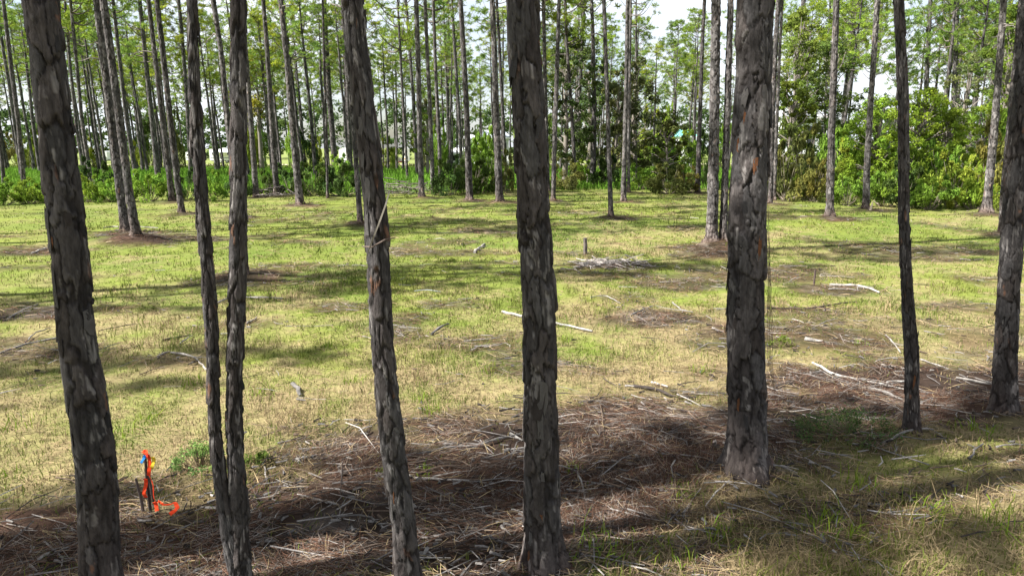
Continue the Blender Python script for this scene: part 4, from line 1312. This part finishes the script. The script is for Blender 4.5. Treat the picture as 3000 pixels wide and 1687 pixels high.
mb, b2, _ = upright(2557, 592, 2549, 618, 7, '', '', '', (0.55, 0.45, 0.34), taper=0.5)
tag(link('stump_shoot', mb.mesh('stump_shoot', M_WOOD), None, b2), 'pale broken stub beside the foot of the bowed pale pine', 'stub')

# dry strands clinging to the foreground pines
YD = FGROOT[3][4]
mb = MB()
for k in range(4):
    pts = [(2250 - 2 * k, 600 + 60 * k), (2254 + 2 * k, 720 + 40 * k), (2249 + 3 * k, 880), (2250 + 5 * k, 960), (2249 + 4 * k, 1050), (2262 + 3 * k, 1120 + 15 * k)]
    P = np.array([on_plane(a, b, YD - 0.02 * k)[0] for a, b in pts])
    tube(mb, P, [0.0015, 0.002, 0.0025, 0.002, 0.002, 0.001], 4, (0.09, 0.065, 0.05), cap=False)
o = link('vine', mb.mesh('vine', M_WOOD)); tag(o, 'thin dry vine strands hanging down the right side of the broadest pine', 'vine')
YD = FGROOT[1][4]
P = np.array([on_plane(a, b, YD - dy)[0] for a, b, dy in [(1141, 562, 0.10), (1130, 600, .17), (1112, 650, .19), (1096, 690, .19), (1080, 735, .16), (1073, 760, .14)]])
mb = MB(); strip(mb, P, [0.004, 0.008, 0.008, 0.007, 0.005, 0.002], (0.20, 0.18, 0.15))
tag(link('dry_grass_stem', mb.mesh('dry_grass_stem', M_STRAW)), 'long pale dry stem hanging diagonally across the slim curving pine', 'dry stem')
P = np.array([on_plane(a, b, YD - dy)[0] for a, b, dy in [(1064, 722, 0.12), (1090, 724, .17), (1110, 712, .17), (1128, 702, .15), (1150, 698, .08), (1158, 697, .05)]])
mb = MB(); tube(mb, P, [0.003, 0.004, 0.004, 0.004, 0.003, 0.002], 5, (0.12, 0.09, 0.075))
tag(link('dead_twig', mb.mesh('dead_twig', M_WOOD)), 'curled dark twig caught around the slim curving pine', 'twig')

# ------------------------------------------------------------------ fallen sticks
PALE = (0.31, 0.285, 0.26); GREY = (0.19, 0.175, 0.163); DARK = (0.05, 0.04, 0.035); BRN = (0.14, 0.10, 0.072); STRAWC = (0.42, 0.32, 0.17); WHT = (0.42, 0.395, 0.365)
STK = 'fallen sticks and branches'
STICKS = [
 ('thick grey branch at the left edge, passing behind the leftmost trunk', [(-20, 1047), (30, 1028), (80, 1010), (168, 995), (290, 1012)], 9, GREY),
 ('thin pale stick above the thick grey branch at the left edge', [(20, 937), (60, 918), (112, 892)], 5, PALE),
 ('short dark stick at the left edge, highest of the left litter patch', [(-5, 938), (55, 926)], 7, DARK),
 ('thin forked grey stick slanting above the thick left branch', [(74, 1003), (105, 980), (148, 961)], 5, GREY),
 ('long pale stick on the grass crossing behind the forked pine', [(634, 891), (665, 880), (724, 877), (830, 880)], 7, PALE),
 ('dark curved stick on the grass left of the forked pine, upper one', [(474, 1000), (515, 992), (558, 985)], 7, DARK),
 ('grey short stick touching the dark curved one left of the forked pine', [(528, 1012), (566, 986)], 5, GREY),
 ('pale branch with thick end touching the left stem of the forked pine', [(462, 1050), (495, 1038), (574, 1055), (606, 1083)], 8, PALE),
 ('pale short stick just right of the forked pine, mid-height', [(722, 950), (752, 934)], 7, PALE),
 ('grey leaning wood chunk on the dry grass right of the forked pine', [(857, 1128), (868, 1143), (880, 1166)], 14, GREY),
 ('thin dark stick on the shaded grass right of the leftmost trunk', [(288, 969), (350, 961), (408, 952)], 4, DARK),
 ('brown thin stick below the pale branch left of the forked pine', [(410, 1100), (478, 1076)], 5, BRN),
 ('pale root-like stick on the bare patch left of the leftmost trunk', [(92, 745), (120, 736), (148, 727)], 7, PALE),
 ('thin pale stick on the grass behind the two pines leaning together', [(303, 668), (330, 665), (464, 670)], 4, PALE),
 ('pale short stick propped on the grass left of the thick middle pine, farther one', [(1390, 740), (1421, 717)], 9, PALE),
 ('grey short log on the grass between the slim curving pine and the middle pine', [(1264, 983), (1315, 954)], 9, GREY),
 ('white log lying behind the thick middle pine', [(1472, 920), (1526, 934), (1640, 960), (1735, 977)], 11, WHT),
 ('small pale wood chunk on the dry grass left of the middle pine, nearer one', [(1382, 1030), (1412, 1017)], 10, PALE),
 ('thin bluish-grey stick in the shade right of the slim curving pine', [(1214, 856), (1292, 857)], 4, (0.42, 0.46, 0.46)),
 ('grey bent stick on litter right of the middle pine', [(1846, 928), (1880, 914), (1912, 899)], 6, GREY),
 ('thin arched stick in grass right of the thick middle pine', [(1730, 872), (1773, 868), (1818, 888)], 4, PALE),
 ('short pale stick pointing up left of the broadest pine', [(1970, 885), (2000, 914)], 6, PALE),
 ('dark branch with white end left of the broadest pine foot', [(1855, 1142), (1919, 1155), (1963, 1177), (2040, 1180)], 12, DARK),
 ('white splinter lying above the dark branch left of the broadest pine', [(1908, 1129), (1956, 1144)], 9, WHT),
 ('pale long stick crossing below the dark branch to the broadest pine', [(2000, 1163), (2060, 1166), (2105, 1174)], 8, PALE),
 ('white flattened log on the grass right of the broadest pine', [(2430, 837), (2508, 843), (2576, 862)], 9, WHT),
 ('thin white stick just under the white flattened log', [(2426, 849), (2521, 857)], 4, PALE),
 ('long dark stick partly standing in for a shadow on the litter right of the broadest pine', [(2245, 908), (2375, 912), (2442, 898), (2510, 888)], 7, DARK),  # part of this dark line is a cast shadow, modelled as wood
 ('long pale branch ending behind the thinnest pine', [(2380, 1066), (2442, 1102), (2521, 1122), (2655, 1148)], 9, WHT),
 ('pale side stick leaning off the long pale branch', [(2522, 1124), (2490, 1150), (2457, 1180)], 6, PALE),
 ('thick grey branch under the long pale branch left of the thinnest pine', [(2546, 1146), (2600, 1168), (2652, 1194)], 12, GREY),
 ('pale stick end left of the thick grey branch', [(2497, 1177), (2567, 1202)], 9, PALE),
 ('pale weathered wood chunk high in the right litter', [(2358, 996), (2410, 1003)], 13, PALE),
 ('pale stick pointing at the thinnest pine from the upper left', [(2594, 985), (2638, 1036)], 6, PALE),
 ('thin grey stick lying level left of the thinnest pine', [(2565, 1060), (2648, 1050)], 5, PALE),
 ('pale stick just right of the thinnest pine', [(2696, 1058), (2778, 1087)], 7, PALE),
 ('long pale stick reaching the right edge pine', [(2800, 1111), (2910, 1131)], 8, PALE),
 ('short white stick touching the left side of the thinnest pine', [(2598, 1123), (2650, 1122)], 8, WHT),
 ('dark rotten chunk right of the broadest pine', [(2272, 1145), (2320, 1130)], 14, DARK),
 ('pale stick touching the left side of the broadest pine', [(2086, 965), (2121, 974)], 7, PALE),
 ('pale stick lying across the foot of the thinnest pine', [(2578, 1353), (2650, 1337), (2728, 1316)], 8, PALE),
 ('pale stick at the right edge, lower one in the dry grass', [(2908, 1370), (3010, 1350)], 8, PALE),
 ('grey stub stick slanting in the right dry grass', [(2830, 1408), (2872, 1358)], 8, GREY),
 ('brown stick beside the foot of the right edge pine', [(2930, 1254), (3010, 1226)], 9, BRN),
 ('pale straight stick below left of the broadest pine foot', [(2064, 1506), (2100, 1476), (2143, 1446)], 6, PALE),
 ('second pale stick left of the one below the broadest pine foot', [(1998, 1524), (2052, 1459)], 6, PALE),
 ('grey stick between the broadest pine foot and the dark bush', [(2394, 1372), (2495, 1382)], 8, GREY),
 ('long bent branch between the slim curving pine and the thick middle pine', [(1180, 1352), (1230, 1346), (1290, 1335), (1406, 1322), (1460, 1302), (1530, 1282)], 12, GREY),
 ('white splinter across the right end of the long bent branch', [(1494, 1281), (1530, 1303)], 8, WHT),
 ('brown branch below the long bent branch', [(1200, 1410), (1290, 1388), (1390, 1381)], 11, BRN),
 ('straight grey stick below the brown branch', [(1208, 1413), (1331, 1429), (1468, 1436)], 9, PALE),
 ('dark brown branch left of the slim curving pine', [(1022, 1448), (1080, 1437), (1132, 1425)], 13, DARK),
 ('pale pointed stick standing in the litter right of the slim curving pine', [(1293, 1460), (1290, 1490), (1285, 1524)], 8, PALE),
 ('grey chunk left of the thick middle pine at stick level', [(1442, 1446), (1452, 1495)], 10, GREY),
 ('pale triangular chip in dark litter near the middle pine', [(1366, 1562), (1394, 1530)], 12, PALE),
 ('brown stick in the dark litter right of the slim curving pine', [(1254, 1594), (1290, 1571), (1366, 1550)], 8, BRN),
 ('thin grey twig low right of the slim curving pine', [(1234, 1622), (1310, 1629), (1358, 1651)], 5, GREY),
 ('grey stick at the bottom edge between slim and middle pines', [(1320, 1690), (1379, 1638)], 8, GREY),
 ('grey branch entering the slim curving pine from the left low down', [(985, 1524), (1070, 1530), (1130, 1565)], 10, GREY),
 ('brown bent stick right of the thick middle pine', [(1644, 1411), (1737, 1402), (1760, 1358)], 7, BRN),
 ('pale upright leaning stick right of the thick middle pine', [(1686, 1368), (1700, 1420), (1713, 1470)], 7, PALE),
 ('dark root running right from the foot of the thick middle pine', [(1648, 1562), (1683, 1538), (1760, 1520), (1832, 1500)], 14, DARK),
 ('grey stick lying under the dark root of the middle pine', [(1658, 1592), (1750, 1566), (1830, 1555)], 8, GREY),
 ('white wood chip left of the broadest pine foot', [(1889, 1315), (1906, 1334), (1928, 1345)], 12, WHT),
 ('thin stick above the long bent branch', [(1262, 1305), (1320, 1310), (1376, 1318)], 6, PALE),
 ('short grey stick right of the forked pine on the grass margin', [(814, 1307), (912, 1290)], 7, GREY),
 ('pale stick in the litter right of the forked pine', [(880, 1456), (996, 1490)], 10, PALE),
 ('long straw-coloured stem below the ribboned stake', [(429, 1527), (510, 1541), (590, 1554)], 4, STRAWC),
 ('straw-coloured stem right of the leftmost trunk at the bottom', [(345, 1555), (424, 1556)], 5, STRAWC),
 ('straw-coloured stick left of the leftmost trunk at the bottom', [(126, 1559), (230, 1564)], 7, STRAWC),
 ('straw stem at the bottom left corner', [(-10, 1687), (77, 1651)], 5, STRAWC),
 ('dark branch at the bottom between leftmost trunk and forked pine', [(545, 1670), (600, 1650), (648, 1627)], 10, DARK),
 ('dark stick left of the leftmost trunk near the bottom', [(35, 1654), (85, 1628)], 8, DARK),
 ('long dark root at the bottom left of the slim curving pine', [(815, 1664), (900, 1630), (1010, 1584)], 10, DARK),
 ('pale stick in the bottom left corner beside the leftmost trunk', [(82, 1652), (122, 1690)], 9, PALE),
 ('white chip on the litter edge right of the forked pine', [(872, 1360), (900, 1350)], 18, WHT),
 ('small upright pale twig in the litter right of the forked pine', [(775, 1372), (783, 1416)], 6, PALE),
]


def fallen(label, pts, w, colr, k):
    rngl = np.random.default_rng(4000 + k)
    G = np.array([ground_pt(a, b) for a, b in pts])
    mpp = px_size(*pts[len(pts) // 2])
    r = max(w * mpp / 2 * 0.85, 0.0035)
    L = np.concatenate([[0], np.cumsum(np.linalg.norm(np.diff(G, axis=0), axis=1))])
    n = max(5, min(14, int(L[-1] / 0.09) + 2))
    u = np.linspace(0, L[-1], n)
    P = np.stack([np.interp(u, L, G[:, i]) for i in range(3)], -1)
    P[1:-1, :2] += rngl.normal(size=(n - 2, 2)) * r * 0.5
    P[:, 2] = gz(P[:, 0], P[:, 1]) + r * 0.35 + 0.015 + 0.02 * np.sin(np.linspace(0, 3.1, n)) * (L[-1] > 0.4)
    o0 = P[0].copy()
    rad = r * np.linspace(1.0, 0.62, n) * (1 + 0.18 * rngl.normal(size=n)).clip(0.6, 1.4)
    cc = np.asarray(colr) * 0.8 * rngl.uniform(0.55, 1.2, (n, 1))
    mb = MB(); tube(mb, P - o0, rad, 7, cc, rough=0.4, seed=k)
    if L[-1] > 0.8 and w > 5:
        i = n // 2
        tg = P[i + 1] - P[i - 1]; tg /= np.linalg.norm(tg) + 1e-9; sd = np.array([-tg[1], tg[0], 0]) * (1 if k % 2 else -1)
        q = P[i] + tg * 0.11 + sd * 0.05; e = q + tg * 0.12 + sd * 0.09 + np.array([0, 0, 0.01])
        tube(mb, np.array([P[i], q, e]) - o0, [r * 0.5, r * 0.35, r * 0.15], 5, cc[i])
    tag(link('fallen_stick', mb.mesh('fallen_stick', M_WOOD), None, o0), label, 'stick', STK)


for k, (lab, pts, w, c) in enumerate(STICKS): fallen(lab, pts, w, c, k)


def stick_heap(label, px, py, rx, ry, n, colr, lmin, lmax, rmin, rmax, hgt, seed, name):
    rng = np.random.default_rng(seed)
    c = ground_pt(px, py); mpp = px_size(px, py)
    a = ground_pt(px, py + ry); b = ground_pt(px, py - ry)
    RX = rx * mpp; RY = abs(b[1] - a[1]) / 2
    root = thing(name, label, 'brush pile', (c[0], c[1], gz1(c[0], c[1])))
    for k in range(n):
        t = rng.uniform(0, 6.28); q = math.sqrt(rng.random())
        x = RX * q * math.cos(t); y = RY * q * math.sin(t)
        L = rng.uniform(lmin, lmax); az = rng.normal() * 0.6 + (0 if rng.random() < .75 else 1.4)
        el = rng.normal() * 0.18
        z = rng.uniform(0.02, 1) * hgt * (1 - q * q * 0.8) + 0.02
        m = 5; u = np.linspace(-0.5, 0.5, m)
        P = np.stack([x + u * L * math.cos(az), y + u * L * math.sin(az), np.maximum(z + u * L * math.sin(el), 0.01)], -1) + rng.normal(size=(m, 3)) * L * 0.018
        r = rng.uniform(rmin, rmax)
        mb = MB(); tube(mb, P, np.linspace(r, r * 0.5, m), 5, np.asarray(colr) * rng.uniform(0.5, 1.35), rough=0.3, seed=k)
        link('stick', mb.mesh('stick', M_WOOD), root)


stick_heap('low heap of bleached sticks on the grass right of the thick middle pine', 1800, 778, 110, 13, 70, (0.33, 0.295, 0.27), 0.25, 0.9, 0.006, 0.016, 0.10, 81, 'stick_pile')
stick_heap('long grey brush pile at the clearing edge right of the slim curving pine', 1190, 562, 80, 8, 90, (0.17, 0.145, 0.13), 0.5, 1.9, 0.010, 0.032, 0.75, 82, 'brush_pile')
stick_heap('low pile of fallen wood under the bushes right of the forked pine', 800, 578, 60, 4, 30, (0.16, 0.14, 0.125), 0.5, 1.6, 0.012, 0.04, 0.45, 83, 'brush_pile')

# small bushes in the foreground
def small_bush(label, px, py, wpx, top, tone, seed, n=44, per=75, size=0.016):
    rng = np.random.default_rng(seed)
    g = ground_pt(px, py); p, mpp = on_plane(px, top, g[1]); zb = gz1(g[0], g[1])
    h = p[2] - zb; wr = wpx * mpp / 2
    root = thing('low_bush', label, 'bush', (g[0], g[1], zb), 'low bushes in the foreground')
    st = MB(); lf = MB(); cs = []; rs = []
    for k in range(n):
        a = rng.uniform(0, 6.28); q = math.sqrt(rng.random())
        c = np.array([wr * q * math.cos(a), wr * 0.75 * q * math.sin(a), h * rng.uniform(0.2, 1.0) * (1 - 0.6 * q * q)])
        cs.append(c); rs.append(rng.uniform(0.035, 0.075) * (wr / 0.3 + 0.4))
        tube(st, np.array([c * [0.1, 0.1, 0], c * 0.6 + [0, 0, -0.01], c]), [0.005, 0.004, 0.002], 3, (0.15, 0.11, 0.07), cap=False)
    leaf_cloud(lf, cs, rs, per, size, tone, rng, flat=0.8, shell=0.2)
    link('stems', st.mesh('stems', M_WOOD), root)['kind'] = 'stuff'; link('foliage', lf.mesh('foliage', M_LEAF), root)


small_bush('low bright green bush against the left stem of the forked pine', 585, 1378, 150, 1290, (0.105, 0.19, 0.06), 61, 40, 45, 0.011)
small_bush('low shaded green bush right of the forked pine', 755, 1365, 80, 1310, (0.075, 0.125, 0.03), 62, 18, 45, 0.011)
small_bush('low dark green bush beside the thinnest foreground pine', 2475, 1318, 300, 1205, (0.050, 0.088, 0.034), 63, 80, 42, 0.011)
small_bush('small weedy clump right of the broadest pine', 2290, 1012, 90, 985, (0.11, 0.16, 0.03), 64, 14, 40, 0.012)

# ------------------------------------------------------------------ grass, straw and litter
def blades(mb, x, y, h, w, colr, rng, lean=0.5, flatten=False):
    n = len(x); z = gz(x, y)
    az = rng.uniform(0, 2 * np.pi, n)
    ln = np.abs(rng.normal(size=n)) * lean
    dirx, diry = np.cos(az), np.sin(az)
    fa = rng.uniform(0, np.pi, n)
    sx, sy = np.cos(fa), np.sin(fa)
    base = np.stack([x, y, z - 0.005], -1)
    S = np.stack([sx, sy, np.zeros(n)], -1) * (w / 2)[:, None]
    mid = base + np.stack([dirx * ln * h * 0.35, diry * ln * h * 0.35, h * 0.6], -1)
    tip = base + np.stack([dirx * ln * h, diry * ln * h, h * np.maximum(0.15, 1 - 0.35 * ln)], -1)
    V = np.stack([base - S, base + S, mid - S * 0.8, mid + S * 0.8, tip], 1).reshape(-1, 3)
    k = np.arange(n)[:, None] * 5
    Q = (k + np.array([[0, 1, 3, 2]])); T = (k + np.array([[2, 3, 4]]))
    cc = np.repeat(colr, 5, 0)
    mb.add(V, Q, T, cc)


def scatter(n, r0, r1, ang, rng, xshift=0.0):
    r = np.exp(rng.uniform(np.log(r0), np.log(r1), n)); a = rng.uniform(-ang, ang, n)
    return r * np.sin(a), r * np.cos(a)


def build_grass():
    rng = np.random.default_rng(5)
    x, y = scatter(40000, 3.2, 46, R(46), rng)
    x2, y2 = scatter(9000, 4.5, 15, R(42), rng)
    x = np.concatenate([x, x2]); y = np.concatenate([y, y2])
    # a few more near the camera's sides
    li = litter(x, y)
    dens = fbm(x * 1.1, y * 1.1, 91)
    keep = rng.random(len(x)) < (1 - 0.93 * li) * (0.35 + 0.9 * sstep(0.3, 0.6, dens))
    x, y = x[keep], y[keep]
    nb = 6
    spread = 0.03 + 0.0016 * y
    X = np.repeat(x, nb) + rng.normal(size=len(x) * nb) * np.repeat(spread, nb)
    Yy = np.repeat(y, nb) + rng.normal(size=len(x) * nb) * np.repeat(spread * 2.2, nb)
    st = straw_amt(X, Yy); yl = fbm(X * 0.6, Yy * 0.6, 61)
    u = rng.random(len(X))
    is_straw = u < st * 0.75
    c = mixc(G_GREEN, G_YEL, np.clip(yl + rng.normal(size=len(X)) * 0.22, 0, 1))
    c = np.where(is_straw[:, None], G_STRAW * rng.uniform(0.65, 1.35, (len(X), 1)), c * rng.uniform(0.6, 1.3, (len(X), 1)))
    ch = np.repeat(np.where(rng.random(len(x)) < 0.07, 2.0, 1.0) * rng.uniform(0.45, 1.3, len(x)) * (0.7 + 0.7 * sstep(0.45, 0.75, fbm(x * 0.9, y * 0.9, 95))), nb)
    h = (0.065 + 0.02 * sstep(5.5, 4.0, Yy)) * ch * rng.uniform(0.5, 1.3, len(X)) + 0.0006 * Yy
    w = np.maximum(0.006, 0.00085 * Yy) * rng.uniform(0.7, 1.3, len(X))
    mb = MB(); blades(mb, X, Yy, h, w, c, rng, 0.9)
    # brighter tufts
    for (px, py, s) in [(1430, 1090, 1.2), (1258, 1212, 1.2), (1235, 1175, 1.0), (2055, 1095, 1.2), (12, 1402, 1.4), (1040, 1120, 1.0), (770, 1160, 1.2), (560, 1130, 1.2), (430, 1240, 1.1), (1660, 1000, 1.0),
                        (2520, 1010, 0.8), (1130, 1400, .7), (1240, 1400, .7), (1680, 1385, .7), (1800, 1630, 1.6), (1960, 1640, 1.4), (1740, 1650, 1.4), (2520, 1480, 1.2), (2900, 1590, 1.5), (2420, 1590, 1.2), (2100, 1600, 1.2),
                        (350, 1290, 1.2), (250, 1060, 1.4), (60, 1250, 1.5), (960, 1010, 1.0), (2330, 900, .8), (2860, 1300, 1.2), (2480, 1590, 1.1), (1990, 1470, 1.0), (2710, 1560, 1.2)]:
        g = ground_pt(px, py); n = 34
        gx = g[0] + rng.normal(size=n) * 0.06 * s; gy = g[1] + rng.normal(size=n) * 0.08 * s
        cc = np.array([0.11, 0.19, 0.022]) * rng.uniform(0.7, 1.2, (n, 1)) * (1 + rng.random((n, 1)) * np.array([0.5, 0.1, 0]))
        blades(mb, gx, gy, 0.12 * s * rng.uniform(0.5, 1.2, n), np.full(n, 0.008), cc, rng, 0.8)
    o = link('grass', mb.mesh('grass', M_GRASS)); tag(o, 'short patchy yellow-green grass over the clearing', 'grass', kind='stuff')

    # dead grass lying flat
    x, y = scatter(60000, 3.2, 30, R(46), rng)
    li = litter(x, y); st = straw_amt(x, y)
    keep = rng.random(len(x)) < np.clip(0.25 + st * 0.9, 0, 1) * (1 - 0.92 * li)
    x, y = x[keep], y[keep]; n = len(x)
    flat_strips(x, y, rng.uniform(0.06, 0.2, n) + 0.003 * y, np.maximum(0.004, 0.0006 * y), G_STRAW * rng.uniform(0.75, 1.35, (n, 1)), rng, 'dry_grass', M_STRAW, 'dead straw-coloured grass lying flat among the green', 'dry grass', 0.035)


def flat_strips(x, y, L, w, colr, rng, name, mat, label, cat, lift, az=None, bend=True):
    n = len(x)
    az = rng.uniform(0, np.pi, n) if az is None else az
    dx, dy = np.cos(az) * L / 2, np.sin(az) * L / 2
    z = gz(x, y) + rng.uniform(0.0, lift, n) + litter(x, y) * 0.03
    tilt = rng.normal(size=n) * 0.07 * L
    c = np.stack([x, y, z], -1)
    d = np.stack([dx, dy, tilt], -1)
    s = np.stack([-np.sin(az), np.cos(az), rng.normal(size=n) * 0.4], -1) * (w / 2)[:, None]
    b = np.stack([-np.sin(az), np.cos(az), np.zeros(n)], -1) * (L * rng.normal(size=n) * 0.10)[:, None]
    up = np.stack([np.zeros(n), np.zeros(n), w * 0.5 + 0.004], -1)
    if not bend:
        V = np.stack([c - d - s, c - d + s, c + d + s * 0.6 + b * 0.5, c + d - s * 0.6 + b * 0.5], 1).reshape(-1, 3)
        mb = MB(); mb.add(V, np.arange(n * 4).reshape(-1, 4), None, np.repeat(colr, 4, 0))
        o = link(name, mb.mesh(name, mat)); tag(o, label, cat, kind='stuff'); return
    V = np.stack([c - d - s, c - d + s, c + b + up - s, c + b + up + s, c + d - s * 0.6, c + d + s * 0.6], 1).reshape(-1, 3)
    k = np.arange(n)[:, None] * 6
    Q = np.concatenate([k + np.array([[0, 1, 3, 2]]), k + np.array([[2, 3, 5, 4]])])
    mb = MB(); mb.add(V, Q, None, np.repeat(colr, 6, 0))
    o = link(name, mb.mesh(name, mat)); tag(o, label, cat, kind='stuff')


build_grass()


def build_litter():
    rng = np.random.default_rng(6)
    x, y = scatter(330000, 3.1, 34, R(46), rng)
    li = litter(x, y)
    keep = rng.random(len(x)) < (li * 0.95) * sstep(0.32, 0.62, fbm(x * 1.8, y * 1.8, 29)) + 0.02
    x, y = x[keep], y[keep]; n = len(x)
    az = (fbm(x * 0.9, y * 0.9, 15) - 0.5) * 5 + rng.normal(size=n) * 0.7
    pick = rng.random(n)[:, None]
    c = np.where(pick < 0.42, L_RED * 1.2, np.where(pick < 0.68, L_BROWN * 1.2, np.where(pick < 0.93, L_GREY * 1.25, np.array([0.31, 0.24, 0.17])))) * rng.uniform(0.45, 1.45, (n, 1)) * (0.42 + 0.8 * fbm(x * 1.4, y * 1.4, 23))[:, None]
    flat_strips(x, y, rng.uniform(0.05, 0.19, n) + 0.003 * y, np.maximum(0.0022, 0.00042 * y) * rng.uniform(0.6, 1.6, n), c, rng, 'pine_straw', M_STRAW, 'fallen reddish pine needles covering the bare ground', 'pine straw', 0.03, az, bend=False)
    # small twigs and chips
    x, y = scatter(15000, 3.1, 28, R(46), rng)
    li = litter(x, y)
    keep = rng.random(len(x)) < li * 0.8 + 0.02
    x, y = x[keep], y[keep]
    mb = MB()
    for i in range(len(x)):
        L = rng.uniform(0.05, 0.4) * (1 if rng.random() < 0.85 else 2.0); az = rng.normal() * 0.7 + (fbm(np.array([x[i] * 0.5]), np.array([y[i] * 0.5]), 16)[0] - 0.5) * 4
        r = rng.uniform(0.0018, 0.006) + 0.0002 * y[i]
        chip = rng.random() < 0.4
        if chip: L = rng.uniform(0.03, 0.10); r = rng.uniform(0.006, 0.014)
        m = 3; u = np.array([-0.5, rng.uniform(-.2, .2), 0.5])
        P = np.stack([x[i] + u * L * math.cos(az), y[i] + u * L * math.sin(az), np.zeros(3)], -1)
        P[1, :2] += rng.normal(size=2) * L * 0.06
        P[:, 2] = gz1(x[i], y[i]) + 0.03 + r + rng.normal(size=3) * L * 0.03
        p_ = rng.random()
        c = np.array(PALE if p_ < 0.16 else GREY if p_ < 0.45 else BRN if p_ < 0.68 else DARK) * rng.uniform(0.6, 1.2) * (0.6 if chip else 0.9)
        tube(mb, P, [r, r * 0.9, r * 0.5], 4, c, cap=False)
    o = link('twig_litter', mb.mesh('twig_litter', M_WOOD)); tag(o, 'small broken twigs and wood chips strewn through the litter', 'twigs', kind='stuff')


build_litter()


def build_meadow():
    rng = np.random.default_rng(8)
    n = 60000
    y = np.exp(rng.uniform(np.log(39), np.log(132), n)); x = rng.uniform(-0.85, 0.85, n) * y
    keep = (y > 42) | (x < -1)
    x, y = x[keep], y[keep]; n = len(x)
    f = fbm(x * 0.12, y * 0.12, 98)
    c = mixc(np.array([0.09, 0.18, 0.022]), np.array([0.17, 0.19, 0.05]), np.clip(sstep(105, 130, y) + (f - 0.5) * 0.7, 0, 1)) * rng.uniform(0.7, 1.25, (n, 1))
    mb = MB(); blades(mb, x, y, rng.uniform(0.2, 0.55, n) * (0.6 + f), 0.0016 * y * rng.uniform(0.6, 1.2, n), c, rng, 0.6)
    o = link('meadow_grass', mb.mesh('meadow_grass', M_GRASS)); tag(o, 'tall bright green grass of the field behind the hedge', 'grass', kind='stuff')


build_meadow()
